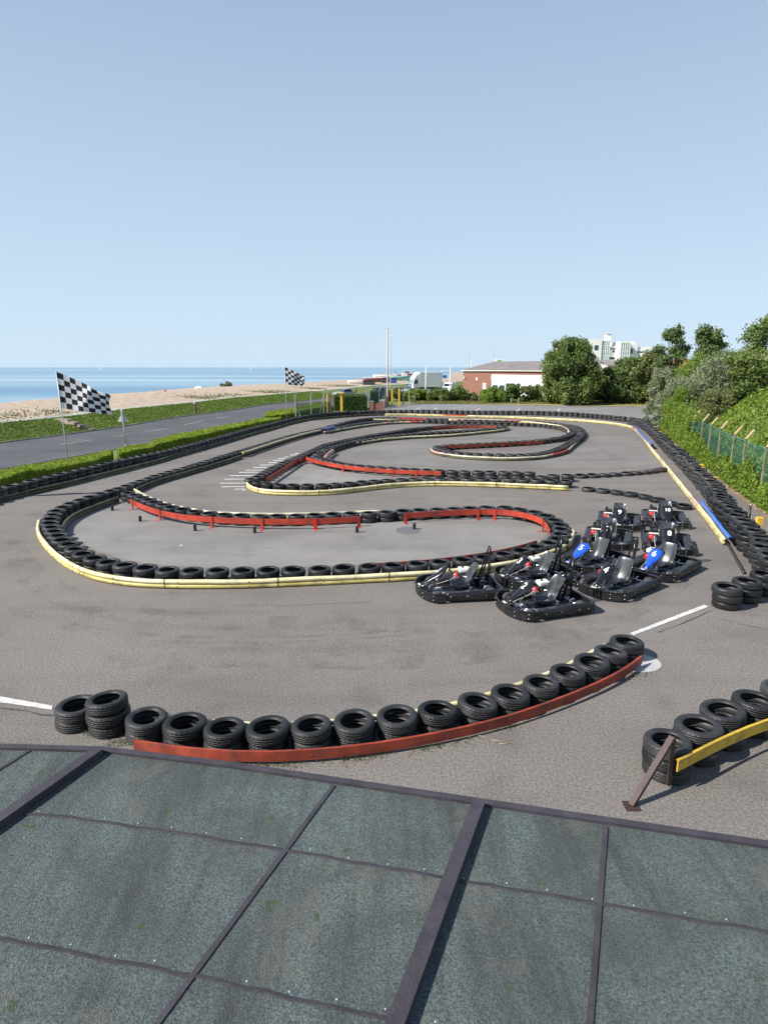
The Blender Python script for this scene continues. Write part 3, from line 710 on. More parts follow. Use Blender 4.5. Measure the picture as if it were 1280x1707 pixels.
def in_view(q):
    c, s = math.cos(PITCH), math.sin(PITCH); d = q.y*c-(q.z-CAM_H)*s
    if d < .5: return False
    x = 640+FPX*q.x/d; yv = 853.5-FPX*(q.y*s+(q.z-CAM_H)*c)/d
    return -20 < x < 1300 and yv < 1760
vis = [t for t in TYRES if in_view(t[0])]
vis.sort(key=lambda t: (t[0]-Vector((0,0,CAM_H))).length)
near = vis[:300]; rest = vis[300:]+[t for t in TYRES if not in_view(t[0])]
for q, tilt, s, lab, grp in near:
    d = (q-Vector((0,0,CAM_H))).length
    o = bpy.data.objects.new('tyre', TYRE_NEAR if d < 13 else (TYRE_HI if d < 22 else TYRE_LO)); COL.objects.link(o)
    o.location = q; o.rotation_euler = tilt; o.scale = (s,s,TW/.19)
    tag(o, 'black '+lab if len(lab.split()) < 16 else lab, 'tyre', grp)
# the remaining, more distant tyres as one mass
prof, _ = tyre_mesh('x', 0, False); K = len(prof); SEG = 18
bv = np.array([(r*math.cos(2*math.pi*i/SEG), r*math.sin(2*math.pi*i/SEG), z) for i in range(SEG) for r, z in prof])
bf = np.array([(i*K+k, ((i+1)%SEG)*K+k, ((i+1)%SEG)*K+(k+1)%K, i*K+(k+1)%K) for i in range(SEG) for k in range(K)])
allv = []; allf = []
for i, (q, tilt, s, lab, grp) in enumerate(rest):
    Mx = np.array(Matrix.Rotation(tilt[0],3,'X') @ Matrix.Rotation(tilt[1],3,'Y') @ Matrix.Rotation(tilt[2],3,'Z'))
    allv.append((bv*np.array([s,s,TW/.19]))@Mx.T+np.array(q)); allf.append(bf+i*len(bv))
av = np.concatenate(allv); af = np.concatenate(allf)
me = bpy.data.meshes.new('distant_tyres'); me.vertices.add(len(av)); me.vertices.foreach_set('co', av.astype(np.float32).ravel())
me.loops.add(af.size); me.loops.foreach_set('vertex_index', af.astype(np.int32).ravel())
me.polygons.add(len(af)); me.polygons.foreach_set('loop_start', np.arange(0,af.size,4,dtype=np.int32))
me.polygons.foreach_set('use_smooth', np.ones(len(af),dtype=bool)); me.update(calc_edges=True)
M['rubber_far'] = mat('old_rubber', (.020,.020,.022), .5, .0, 2.6, .25, 30, world=True, col2=(.055,.053,.052))
me.materials.append(M['rubber_far'])
o = bpy.data.objects.new('distant_tyres', me); COL.objects.link(o)
tag(o, 'hundreds of black tyres stacked into the farther walls of the kart track', 'tyres', 'tyres of the farther walls', 'stuff')

# ---------------------------------------------------------------- rails and pipes
def pix_path(pix, z, step=.35, smooth=2, sample=.5):
    pts = [P(x,y,z) for x,y in pix]
    pts = walk(pts, sample); pts = smooth_line(pts, smooth); return walk(pts, step)
def lift(pts, z): return [Vector((p.x,p.y,z)) for p in pts]
def pipe_rail(pix, m_top, m_low, label, group='yellow plastic pipe rails', zt=.185, bolts=True, step=.35, seams=None, r=.058, name='pipe_rail', patches=()):
    """two fat plastic pipes one above the other, bolted together"""
    pts = pix_path(pix, zt, step)
    root = empty(name, (pts[0].x,pts[0].y,0), 0, label, 'rail', group)
    o0 = Vector((pts[0].x, pts[0].y, 0)); loc = [p-o0 for p in pts]
    side = []
    for i, p in enumerate(loc):
        d = loc[min(i+1,len(loc)-1)]-loc[max(i-1,0)]; d.z = 0; d.normalize(); side.append(Vector((d.y,-d.x,0)))
    up = MB(); dn = MB(); segs = []
    rt = [p+Vector((0,0,.006*math.sin(i*.9)+random.uniform(-.003,.003))) for i, p in enumerate(loc)]
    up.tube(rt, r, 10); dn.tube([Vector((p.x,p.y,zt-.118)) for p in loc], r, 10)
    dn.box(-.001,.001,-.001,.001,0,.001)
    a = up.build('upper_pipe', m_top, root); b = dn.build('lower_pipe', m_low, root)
    for (f0, f1, mm) in patches:
        i0 = int(f0*(len(loc)-1)); i1 = max(i0+1, int(f1*(len(loc)-1)))
        pm = MB(); pm.tube([p+Vector((0,0,.004)) for p in rt[i0:i1+1]], r*1.06, 10); pm.build('painted_section', mm, root, label='red section of the pipe rail')
    stepj = max(4, int(2.9/step)); k0 = random.randint(2, 6)
    for i in range(k0, len(rt)-2, stepj):
        if len(rt) > 200: break
        jm = MB(); d = (rt[i+1]-rt[i]).normalized(); jm.tube([rt[i]-d*.02, rt[i]+d*.02], r*1.05, 10); p2 = Vector((rt[i].x,rt[i].y,zt-.118)); jm.tube([p2-d*.02, p2+d*.02], r*1.05, 10)
        jm.bar(p2, rt[i]+Vector((0,0,-.0)), .03, .03); jm.build('joint', M['joint'], root)
    if bolts:
        n = 0
        for i in range(3, len(loc)-1, max(4, int(2.0/step))):
            for dz in (0, -.118):
                bb = MB(); c = loc[i]; s = side[i]
                # bolts sit on the face turned to the viewer
                vec = -o0-c; vec.z = 0; sg = 1 if s.dot(vec) > 0 else -1
                q = Vector((c.x,c.y,zt+dz))+s*sg*r
                bb.tube([q-s*sg*.012, q+s*sg*.012], .016, 6); bb.build('bolt', M['dark_steel'], root); n += 1
                if n >= 40: break
    return root
YP1 = [(65.5,868),(61.5,881),(66,894),(80,911),(99,929),(116,940),(135.5,949.8),(166,960),(202.5,966),(243,969),(300,970.3),(350,970.3),(400,970),(462.8,967.5),(540,964),(621.6,960),(680,957.5),(719,955),(775,949.5),(830,942.5),(870,935),(905,925),(930,917.5),(942.5,911),(952,902),(956.5,893),(956,884)]
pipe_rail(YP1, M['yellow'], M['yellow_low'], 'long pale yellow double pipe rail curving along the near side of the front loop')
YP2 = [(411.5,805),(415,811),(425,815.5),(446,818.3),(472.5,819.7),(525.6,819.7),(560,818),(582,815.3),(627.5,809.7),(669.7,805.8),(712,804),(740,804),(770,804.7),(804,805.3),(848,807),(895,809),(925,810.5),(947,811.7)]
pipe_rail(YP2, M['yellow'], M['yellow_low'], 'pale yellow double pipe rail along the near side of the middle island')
YP3 = [(718.5,748),(719.5,752),(727,754.5),(745,757.5),(763.8,760),(806,762.7),(840,763.6),(870,763.4),(900,761.6),(915.6,759),(934.4,755),(947,750.3),(953,744.5),(962.5,736),(971,730),(975.5,724)]
pipe_rail(YP3, M['cream'], M['green_pipe'], 'cream and shade-darkened mossy double pipe rail round the near side of the far hook', bolts=False, patches=((.03,.13,M['pink']),(.44,.56,M['pipe_red'])))
YP4 = [(948,720),(947,716),(940,711.7),(931,709),(900,705),(876,702.8),(845,700.8),(806,699.8),(748,699)]
pipe_rail(YP4, M['yellow'], M['yellow_low'], 'far yellow pipe rail with faded red pieces inside the far hook', bolts=False, zt=.30, patches=((.05,.25,M['pink']),(.6,.7,M['pipe_red']),(.9,.99,M['pink'])))
YP5a = [(-20,836),(23,824),(61,815.5),(109,805.5),(156,793.5),(200,783),(260,768),(310,753),(360,739.5),(410,725),(453.8,713.5),(485,704.5),(516,698),(560,694.5),(602.5,691.2),(640,690.3)]
pipe_rail(YP5a, M['green_pipe'], M['green_pipe'], 'mossy pipe rail, darkened for shade, at the foot of the left outer tyre wall', 'mossy pipe rails', bolts=False)
YP5b = [(642,690.3),(680.6,690.2),(720,691.2),(787,693),(852.8,694.7),(900,696.6),(937.5,698.2),(975,700.3),(1005,703),(1032.8,706.5),(1050,710),(1060,715.5),(1070,725.6),(1078,736),(1086,747.5),(1100,764),(1114,780.5),(1127,796.5),(1138,810),(1148.8,823.5),(1164,842.5),(1180,862),(1195.6,883),(1207,899.5)]
pipe_rail(YP5b, M['yellow'], M['yellow_low'], 'yellow pipe rail along the far bend and down the right tyre wall', bolts=False, patches=((.10,.14,M['pipe_red']),(.44,.46,M['pipe_red']),(.53,.55,M['pipe_red']),(.74,.76,M['pink']),(.905,.93,M['pink'])))
YP6 = [(228,815),(250,804.5),(273.8,797.5),(297,791),(317.5,785),(345.6,777.3),(380,767),(402,759.5)]
pipe_rail(YP6, M['green_pipe'], M['green_pipe'], 'mossy pipe rail on the near stretch of the long diagonal row', 'mossy pipe rails', bolts=False)
YP6b = [(405,754.8),(430,746.5),(469,733.8),(505,723.5),(535,716.6)]
pipe_rail(YP6b, M['yellow'], M['green_pipe'], 'bright yellow pipe rail on the middle of the long diagonal row', bolts=False, zt=.30, patches=((.0,.03,M['rail_yellow']),))
YP6c = [(540,720),(571,714.7),(602.5,709.5),(633.8,705.6),(665,703.4),(706,702.8)]
pipe_rail(YP6c, M['cream'], M['green_pipe'], 'cream pipe rail on the far end of the long diagonal row', bolts=False, patches=((.72,.78,M['pink']),(.9,.99,M['pipe_red'])))
YP7 = [(594.7,738),(633.8,732),(680.6,728),(730,726),(767,723.6),(813.8,719),(838,716.3),(847,714.3),(849,712.4)]
pipe_rail(YP7, M['yellow'], M['green_pipe'], 'cream pipe rail round the point of the middle island upper arm', bolts=False)
pipe_rail([(541.6,762),(546,756),(555.6,749.5)], M['pink'], M['pink'], 'short faded pink pipe bend at the fork of the middle island', 'loose pipe pieces', bolts=False, zt=.3)
YP8 = [(197,830),(175,837),(156,844),(138,850.5),(125,856.5),(112,865),(104.5,874),(104,882)]
pipe_rail(YP8, M['green_pipe'], M['green_pipe'], 'mossy pipe rail inside the left bend of the front loop', 'mossy pipe rails', bolts=False)
YP9 = [(222,815),(242.5,826.5),(273.8,838.5),(298.8,845.7),(336,852.2),(362,855),(420,857),(500,857),(560,854.5),(640,852)]
pipe_rail(YP9, M['cream'], M['cream'], 'cream pipe rail peeping out behind the front red rail tyres', bolts=False, zt=.17, r=.05)
FG = [(279,1196),(346,1206),(418,1211.5),(482,1209.5),(554,1205),(624,1198),(691.6,1188.3),(759,1175.5),(814,1160.5),(864.5,1143),(911,1125),(953.6,1107),(985,1090),(1014.5,1073)]
pipe_rail(FG, M['yellow'], M['green_pipe'], 'thin yellow pipe rail peeping out behind the foreground tyres', bolts=False, zt=.155, r=.045)

def flat_rail(pix, zc, h, m, label, posts=(), group='red steel rails', step=.3, t=.012, foot=True, postm=None):
    pts = pix_path(pix, zc, step); o0 = Vector((pts[0].x,pts[0].y,0))
    root = empty('steel_rail', o0, 0, label, 'rail', group)
    loc = [Vector((p.x,p.y,0))-o0 for p in pts]
    mb = MB(); mb.sweep([p+Vector((0,0,zc)) for p in loc], [(-t/2,-h/2),(t/2,-h/2),(t/2,h/2),(-t/2,h/2)])
    mb.sweep([p+Vector((0,0,zc+h/2)) for p in loc], [(-t/2-.02,0),(t/2,0),(t/2,.006),(-t/2-.02,.006)])
    mb.build('rail_strip', m, root)
    for q in posts:
        px, mm = (q if isinstance(q, tuple) else (q, None)); 
        # nearest path point to that photo column
        best = min(range(len(pts)), key=lambda i: abs(640+FPX*pts[i].x/(pts[i].y*math.cos(PITCH)+(CAM_H-zc)*math.sin(PITCH))-px))
        c = loc[best]; d = loc[min(best+1,len(loc)-1)]-loc[max(best-1,0)]; d.normalize(); s = Vector((d.y,-d.x,0))
        if s.dot(-(o0+c)) < 0: s = -s
        pm = MB(); w_ = .07
        for sg in (-1,1):
            pm.bar(c+s*.012+d*sg*w_*.5, c+s*.012+d*sg*w_*.5+Vector((0,0,zc+h/2+.02)), .012, .05, up=d)
        pm.bar(c+s*.03, c+s*.03+Vector((0,0,zc+h/2+.02)), w_, .012, up=s)
        pm.bar(c+s*.01, c+s*.22, .09, .014)
        pm.build('post', mm or postm or m, root)
    return root
flat_rail([(217,836),(229,842),(242.5,848),(269,856.4),(292,861),(317.5,864.2),(355,867),(395,868.8),(430,869.8),(478.8,870.4),(520,870),(560,868.3),(598,865.5)], .27, .19, M['red'], 'red steel rail with posts along the left of the front tyre row', (222,270,357,435,(523,M['bright_red']),596))
flat_rail([(676,860),(710,857.6),(740,855.8),(798,853.3),(835.6,853),(855,855),(876,858.8),(899.7,865.5),(910.6,876),(915.5,889)], .27, .19, M['red'], 'red steel rail bending round the right of the front tyre row', (680,798,828,906))
flat_rail([(600,944.5),(650,941.5),(700,938),(760,932),(820,923),(870,912.5),(895,904)], .24, .11, M['rust_shade_red'], 'dark red rail behind the near tyre row', (), 'red steel rails')
flat_rail([(444,801),(458,792),(470,784.5),(484,775.5),(496,768)], .25, .19, M['rust_shade_red'], 'dark red rail inside the left arm of the middle island', (446,468,494))  # shade on this inner arm is put into the darker red
flat_rail([(510,764),(520,768),(540,772.8),(560,776.7),(602.5,782.3),(640,785),(665,786.7),(700,788),(735,789)], .27, .19, M['red'], 'bright red rail of the middle island facing the track', (513,575,655,697))
flat_rail([(665,719.5),(692,715),(720,712.8),(767,711),(800,711),(828,711.8)], .22, .19, M['rust_shade_red'], 'dark red rail inside the upper arm point of the middle island', (700,740,780))
flat_rail([(741,744.8),(770,743.8),(798,742.4),(830,740.8),(860,739),(906,737)], .25, .19, M['rust_shade_red'], 'dark red rail inside the far hook', (797,838,880))
RR7 = [(223,1243),(262,1250),(300,1256),(340,1260.5),(396.6,1264),(435,1264),(473,1262.7),(520,1260),(560.6,1256.6),(600,1252.5),(645.6,1246),(711,1234),(777,1221),(820,1210.5),(860,1199),(890,1188),(913.7,1178.5),(945,1167.5),(972,1157),(1007.5,1140.5),(1035,1127),(1052,1118),(1062,1110),(1070,1100)]
rr = flat_rail(RR7, .125, .15, M['rust_shade_red'], 'long low rusty red strip along the foreground tyre row', (), 'foreground strips', t=.02)
# small bolt plates on the foreground strip
for px in (300,520,745,1010):
    pts = pix_path(RR7, .11, .1); q = min(pts, key=lambda p: abs(640+FPX*p.x/(p.y*math.cos(PITCH)+(CAM_H-.1)*math.sin(PITCH))-px))
    bm_ = MB(); v = q-rr.location; bm_.tube([v+Vector((0,.0,0)), v+Vector((0,-.03,0))], .022, 6); bm_.build('bolt', M['rust_shade_red'], rr)
flat_rail([(1129,1278),(1150,1267),(1175,1254),(1205,1238),(1226,1227.5),(1255,1215.5),(1282,1206.5),(1320,1196)], .40, .155, M['rail_yellow'], 'curved yellow steel strip in the bottom right corner', (1292,), 'foreground strips', t=.02, postm=M['dark_steel'])
# F1/F2 far red strips
flat_rail([(665,697.5),(690,698.2),(712,698.8)], .34, .16, M['red'], 'short red rail between the two far tyre rows', ())
flat_rail([(622,698.8),(650,699),(664,698.6)], .34, .10, M['yellow'], 'short yellow rail between the two far tyre rows', (), 'yellow plastic pipe rails')
flat_rail([(498,768),(505,765)], .25, .19, M['rust_shade_red'], 'stub of dark red rail at the middle island fork', ())

# brown leaning brace in the corner
a = P(1121,1229,.78); b_ = P(1052,1345,0)
root = empty('brace_bar', (b_.x,b_.y,0), 0, 'slanting brown steel brace leaning over the corner tyre stack', 'brace')
mb = MB(); mb.bar((0,0,.02), a-Vector((b_.x,b_.y,0)), .075, .05); mb.build('bar', M['brown_steel'], root)
mb = MB(); mb.box(-.09,.09,-.09,.09,0,.015); mb.build('foot_plate', M['brown_steel'], root)
mb = MB(); mb.bar(a-Vector((b_.x,b_.y,0))+Vector((.03,.02,-.02)), a-Vector((b_.x,b_.y,0))+Vector((.03,.02,-.72)), .04,.04); mb.build('upright', M['brown_steel'], root)

# blue half-pipe covers on the right wall
def blue_cover(pix, z, label, m, rad=.085):
    pts = pix_path(pix, z, .25, 1, .3); o0 = Vector((pts[0].x,pts[0].y,0)); loc = [p-o0 for p in pts]
    prof = [(rad*math.cos(t), rad*math.sin(t)) for t in [math.pi*k/8 for k in range(9)]]+[(-rad*.9*math.cos(t)*1, rad*.9*math.sin(t)) for t in [math.pi*k/8 for k in range(9)]]
    mb = MB(); mb.smooth = True; mb.sweep([p+Vector((0,0,.01*math.sin(i*1.3))) for i, p in enumerate(loc)], prof, True, True)
    return tag(mb.build('pipe_cover', m, loc=o0), label, 'cover', 'blue plastic covers')
blue_cover([(1059,712),(1066,721),(1074,729.5),(1087,741.5)], .32, 'faded blue half-pipe cover at the far corner of the right wall', M['blue_far'], .10)
blue_cover([(1168,836),(1180,851),(1193,868),(1206,885),(1217,898)], .30, 'bright blue half-pipe cover leaning on the right wall near the karts', M['blue'], .07)
blue_cover([(540,716.5),(548,714.5),(556,712.5)], .36, 'crumpled dark blue cover at the split of the long diagonal row', M['blue_far'], .16)
# black hose at the foot of the right wall
mb = MB(); pts = pix_path([(1212,906),(1220,919),(1226,931),(1234,944),(1240,955)], .04, .2); o0 = pts[0].copy()
mb.tube([p-o0 for p in pts], .04, 8); tag(mb.build('rubber_hose', M['dark_steel'], loc=o0), 'black rubber hose lying at the foot of the right tyre wall', 'hose')

# ---------------------------------------------------------------- painted markings, infield, cracks
def marking(pix, name='marking', m=None, z=.008):
    o = sheet(name, [(P(x,y).x,P(x,y).y) for x,y in pix], z, m or M['white_paint']); return o
marking([(1050,1056),(1056,1059.5),(1181,1012),(1174,1008.5)])
marking([(-10,1160),(-10,1170),(86,1184),(88,1177.5)])
for x0,x1,y in [(850,885,105),(800,860,120),(735,770,140),(670,735,158),(615,712,178),(565,645,202),(475,610,227),(403,540,253),(320,500,282),(250,450,305),(155,415,340),(95,330,378),(50,325,422),(65,305,458),(205,300,484),(290,315,495)]:
    X0,X1,Y0 = 360+x0/6.4-1, 360+x1/6.4+1, 740+y/6.4
    marking([(X0,Y0-.55),(X1,Y0-.9),(X1,Y0+.2),(X0,Y0+.6)])
c = P(1045,1071.5,.38)
pad = MB(); ring = [(c.x+.12+.52*math.cos(t), c.y-.03+.42*math.sin(t)) for t in [2*math.pi*k/28 for k in range(28)]]
sheet('painted_pad', ring, .006, mat('faded_white_pad', (.42,.43,.43), .8, .12, 3, world=True))
inf = [P(x,y) for x,y in [(222,838),(245,853),(280,864),(340,874),(430,878),(520,878),(600,873),(680,866),(760,862),(840,860),(880,866),(905,878),(912,892),(900,903),(860,914),(800,925),(720,934),(600,942),(480,947),(380,948),(280,944),(215,935),(165,920),(130,902),(112,886),(110,872),(125,860),(155,848),(190,838)]]
sheet('infield', [(p.x,p.y) for p in inf], .004, M['infield'])
inf = [P(x,y) for x,y in [(507,771),(520,775),(560,784),(640,793),(730,796),(740,800),(640,806),(560,812),(500,814),(445,812),(440,805),(470,790)]]
sheet('middle_infield', [(p.x,p.y) for p in inf], .004, M['infield'])
inf = [P(x,y) for x,y in [(600,747),(640,738),(720,732),(820,726),(860,716),(900,712),(940,722),(930,733),(880,741),(800,747),(740,750),(722,756),(760,765),(840,769),(930,762),(985,740),(1000,722),(1060,730),(1095,766),(1098,776),(1000,781),(900,781),(720,777),(620,771),(560,763)]]
sheet('far_infield', [(p.x,p.y) for p in inf], .004, M['infield2'])
pc = P(680,884.5); sheet('tar_patch', [(pc.x+.42*math.cos(t), pc.y+.5*math.sin(t)) for t in [2*math.pi*k/20 for k in range(20)]], .008, mat('tar', (.13,.13,.14), .9, .1, 4, world=True))
marking([(300,909),(303,908),(304,909.5),(301,911)])
def crack(pix, wd=.03, name='crack'):
    pts = pix_path(pix, 0, .25, 0, .3); mb = MB(); vs = []
    for i, p in enumerate(pts):
        d = pts[min(i+1,len(pts)-1)]-pts[max(i-1,0)]; d.normalize(); s = Vector((d.y,-d.x,0)); j = random.uniform(-.02,.02); w_ = wd*random.uniform(.2,1)
        vs += [p+s*(j-w_/2)+Vector((0,0,.010)), p+s*(j+w_/2)+Vector((0,0,.010))]
    mb.add(vs, [(2*i,2*i+1,2*i+3,2*i+2) for i in range(len(pts)-1)]); o = mb.build(name, M['crackm'], recalc=False); o['kind'] = 'structure'; return o
M['crackm'] = mat('crack_dirt', (.075,.07,.065), .95, .2, 4, world=True)
crack([(1098,1055),(1130,1042),(1160,1030),(1186,1018)]); crack([(0,1180),(30,1184),(60,1190),(90,1195)], .04)
crack([(1190,1029),(1230,1040),(1290,1052)], .015); crack([(380,1009),(480,1010),(620,1004)], .015)
def skidmat():
    m, n, l, b = new_mat('rubber_marks'); b.inputs['Base Color'].default_value = (.055,.052,.05,1); b.inputs['Roughness'].default_value = .7
    g = n.new('ShaderNodeNewGeometry'); no = n.new('ShaderNodeTexNoise'); no.inputs['Scale'].default_value = 1.3; no.inputs['Detail'].default_value = 9; no.inputs['Roughness'].default_value = .7; l.new(g.outputs['Position'], no.inputs['Vector'])
    r = ramp(n, [(.46,(0,0,0)),(.74,(.24,)*3)]); l.new(no.outputs[0], r.inputs[0]); tp = n.new('ShaderNodeBsdfTransparent'); ms = n.new('ShaderNodeMixShader')
    l.new(r.outputs[0], ms.inputs[0]); l.new(tp.outputs[0], ms.inputs[1]); l.new(b.outputs[0], ms.inputs[2]); l.new(ms.outputs[0], n['Material Output'].inputs[0]); return m
SKM = skidmat()
def skid(pix, wd):
    pts = smooth_line(walk([P(x,y) for x,y in pix], .4), 6); vs = []
    for i, p in enumerate(pts):
        d = pts[min(i+1,len(pts)-1)]-pts[max(i-1,0)]; d.normalize(); q = Vector((d.y,-d.x,0)); w_ = wd*math.sin(math.pi*(i+.5)/len(pts))**.4
        vs += [p+q*(-w_/2)+Vector((0,0,.013)), p+q*(w_/2)+Vector((0,0,.013))]
    mb = MB(); mb.add(vs, [(2*i,2*i+1,2*i+3,2*i+2) for i in range(len(pts)-1)]); o = mb.build('rubber_mark', SKM, recalc=False); o['kind'] = 'structure'
skid([(20,900),(50,960),(120,1005),(240,1030),(420,1040),(620,1040),(800,1060)], .9)
skid([(-20,1000),(120,1045),(300,1065),(520,1062),(700,1050)], .16); skid([(-20,1006),(120,1053),(300,1074),(520,1071),(700,1058)], .14)
skid([(200,1110),(420,1090),(640,1095),(820,1080),(1000,1030),(1150,960)], 1.3)
skid([(640,830),(760,832),(900,842),(1000,835),(1080,815)], .8); skid([(330,905),(460,915),(600,918),(760,905)], .12)
skid([(640,742),(760,733),(880,728)], .6); skid([(985,740),(1020,760),(1040,775)], .5); skid([(300,815),(360,835),(480,842),(620,838)], .7)
# car park bay lines
for a_, b_ in [((722,683),(728,680)),((792,684.5),(800,680.8)),((862,684.5),(866,681.5)),((929.5,685.5),(932.5,681)),((950,683.5),(953,683)),((712,675.4),(730,675.8)),((690,684),(700,680))]:
    A, B = P(*a_), P(*b_); d = (B-A).normalized(); s = Vector((d.y,-d.x,0))*.09
    sheet('bay_line', [tuple((A+s)[:2]),tuple((A-s)[:2]),tuple((B-s)[:2]),tuple((B+s)[:2])], .009, M['white_paint'])
# road centre line
cl = off(far_edge, -4.7, .006)
for x0, x1, mt in [(14,19,'white_paint'),(59,64,'white_paint'),(190,212,'worn_paint'),(238,281,'worn_paint'),(305,340,'worn_paint'),(-60,-20,'worn_paint'),(100,150,'worn_paint'),(360,378,'worn_paint')]:
    def Yat(px):
        best = None
        for a_, b_ in zip(cl, cl[1:]):
            for k in range(40):
                q = a_.lerp(b_, k/40)
                if q.y < 5: continue
                xx = 640+FPX*q.x/(q.y*math.cos(PITCH)+CAM_H*math.sin(PITCH))
                if best is None or abs(xx-px) < best[0]: best = (abs(xx-px), q)
        return best[1]
    A, B = Yat(x0), Yat(x1); d = (B-A).normalized(); s = Vector((d.y,-d.x,0))*.08
    sheet('centre_dash', [tuple((A+s)[:2]),tuple((A-s)[:2]),tuple((B-s)[:2]),tuple((B+s)[:2])], .004, M[mt])
# kerb along the far road edge
mb = MB(); mb.sweep(off(far_edge[:8], .06, 0), [(-.06,-.05),(.06,-.05),(.06,.10),(-.06,.10)]); o = mb.build('kerb', M['steel_kerb']); o['kind'] = 'structure'
# kerb of broken stone and path edge by the fence
mb = MB()
for i in range(260):
    t = random.random(); k = int(t*(len(fence_line)-2))+1; q = fence_line[k].lerp(fence_line[min(k+1,len(fence_line)-1)], random.random())
    s = random.uniform(.02,.06); q = q+Vector((random.uniform(-.5,-.05),random.uniform(-.1,.1),0))
    mb.box(-s,s,-s*.7,s*.7,-.01,s, Matrix.Translation(q)@Matrix.Rotation(random.uniform(0,3),4,'Z'))
o = mb.build('gravel', mat('loose_stone', (.35,.28,.24), .9, .3, 3, world=True), recalc=False); tag(o, 'loose stones and rubble lying along the foot of the green fence', 'gravel', None, 'stuff')
sheet('earth_strip', [tuple(p[:2]) for p in [q+Vector((-.55,0,0)) for q in fence_line[1:]]]+[tuple(p[:2]) for p in [q+Vector((.6,0,0)) for q in fence_line[1:]][::-1]], .003, M['earth'])

# black stumps on the infield
for i, (x,y,lab) in enumerate([(187.6,851,'short black rubber stump, first from the left bend of the front loop'),(234,869.4,'short black rubber stump, second from the left below the red rail'),(325.4,885,'short black rubber stump, third from the left below the red rail'),(424.8,888.5,'short black rubber stump beside the bent black rail post'),(595.2,887.7,'short black rubber stump beneath the end of the left red rail'),(690.5,882.3,'squat black stump beside the round tar patch')]):
    q = P(x,y); mb = MB(); mb.cyl((0,0,0), .055, 0, .20, 14, .05); mb.cyl((0,0,0), .058, .19, .205, 14)
    tag(mb.build('marker_stump', M['black_plastic'], loc=q), lab, 'stump', 'black stumps on the front infield')
# weeds at the foot of the foreground strip
pts = []
for px in range(232,800,3):
    y0 = np.interp(px, [p[0] for p in RR7], [p[1] for p in RR7])
    dens = .25+.75*(math.sin(px*.045)+1)/2
    for k in range(int(14*dens*random.random())):
        q = P(px+random.uniform(-2,2), y0+11+abs(random.gauss(0,5)), 0); pts.append((q.x,q.y,random.uniform(.0,.035)))
for cx, cy in ((150,1222),(190,1240),(215,1238),(848,1212),(1060,1125)):
    for k in range(90):
        q = P(cx+random.gauss(0,10), cy+random.gauss(0,4)); pts.append((q.x,q.y,random.uniform(0,.05)))
o = leaf_mesh('weeds', pts, [(0,0,1)]*len(pts), .014, M['weed']); tag(o, 'low green weeds growing at the foot of the foreground red strip', 'weeds', None, 'stuff')
# straws
for x,y,a_ in ((802,1228,-.6),(830,1236,-.35),(842,1240,.1)):
    q = P(x,y,.012); mb = MB(); mb.tube([(-.09*math.cos(a_),-.09*math.sin(a_),0),(0,0,.006),(.09*math.cos(a_),.09*math.sin(a_),0)], .004, 5)
    tag(mb.build('straw', mat('dry_straw',(.55,.42,.28),.8,.1), loc=q), 'thin dry straw lying on the asphalt below the red strip', 'straw', 'dry straws')

# ---------------------------------------------------------------- go-karts
def make_seat():
    mb = MB(); mb.smooth = True
    prof = [(.14,.19),(.05,.135),(-.06,.10),(-.19,.105),(-.29,.155),(-.365,.26),(-.42,.39),(-.465,.53),(-.50,.65),(-.53,.72)]
    NV = 13
    def nrm(i):
        a = prof[max(0,i-1)]; b = prof[min(len(prof)-1,i+1)]; d = Vector((b[0]-a[0], 0, b[1]-a[1])).normalized(); return Vector((-d.z,0,d.x))*-1
    for off_ in (0,):
        vs = []
        for i, (x,z) in enumerate(prof):
            n = nrm(i); n = n if n.z > 0 or n.x > 0 else -n
            u = i/(len(prof)-1); hw = .20+.045*math.sin(math.pi*u); side = .15*(.45+.55*math.sin(math.pi*min(1,.15+u*.85)))*(1-.55*max(0,u-.75)/.25)
            for j in range(NV):
                v = -1+2*j/(NV-1); y = hw*math.copysign(abs(v)**.85, v); lift_ = side*abs(v)**3
                if i <= 4: nn = Vector((.25,0,1)).normalized()
                else: nn = Vector((1,0,.25)).normalized()
                vs.append(Vector((x,y,z))+nn*lift_)
        mb.add(vs, [(i*NV+j,(i+1)*NV+j,(i+1)*NV+j+1,i*NV+j+1) for i in range(len(prof)-1) for j in range(NV-1)])
    return mb
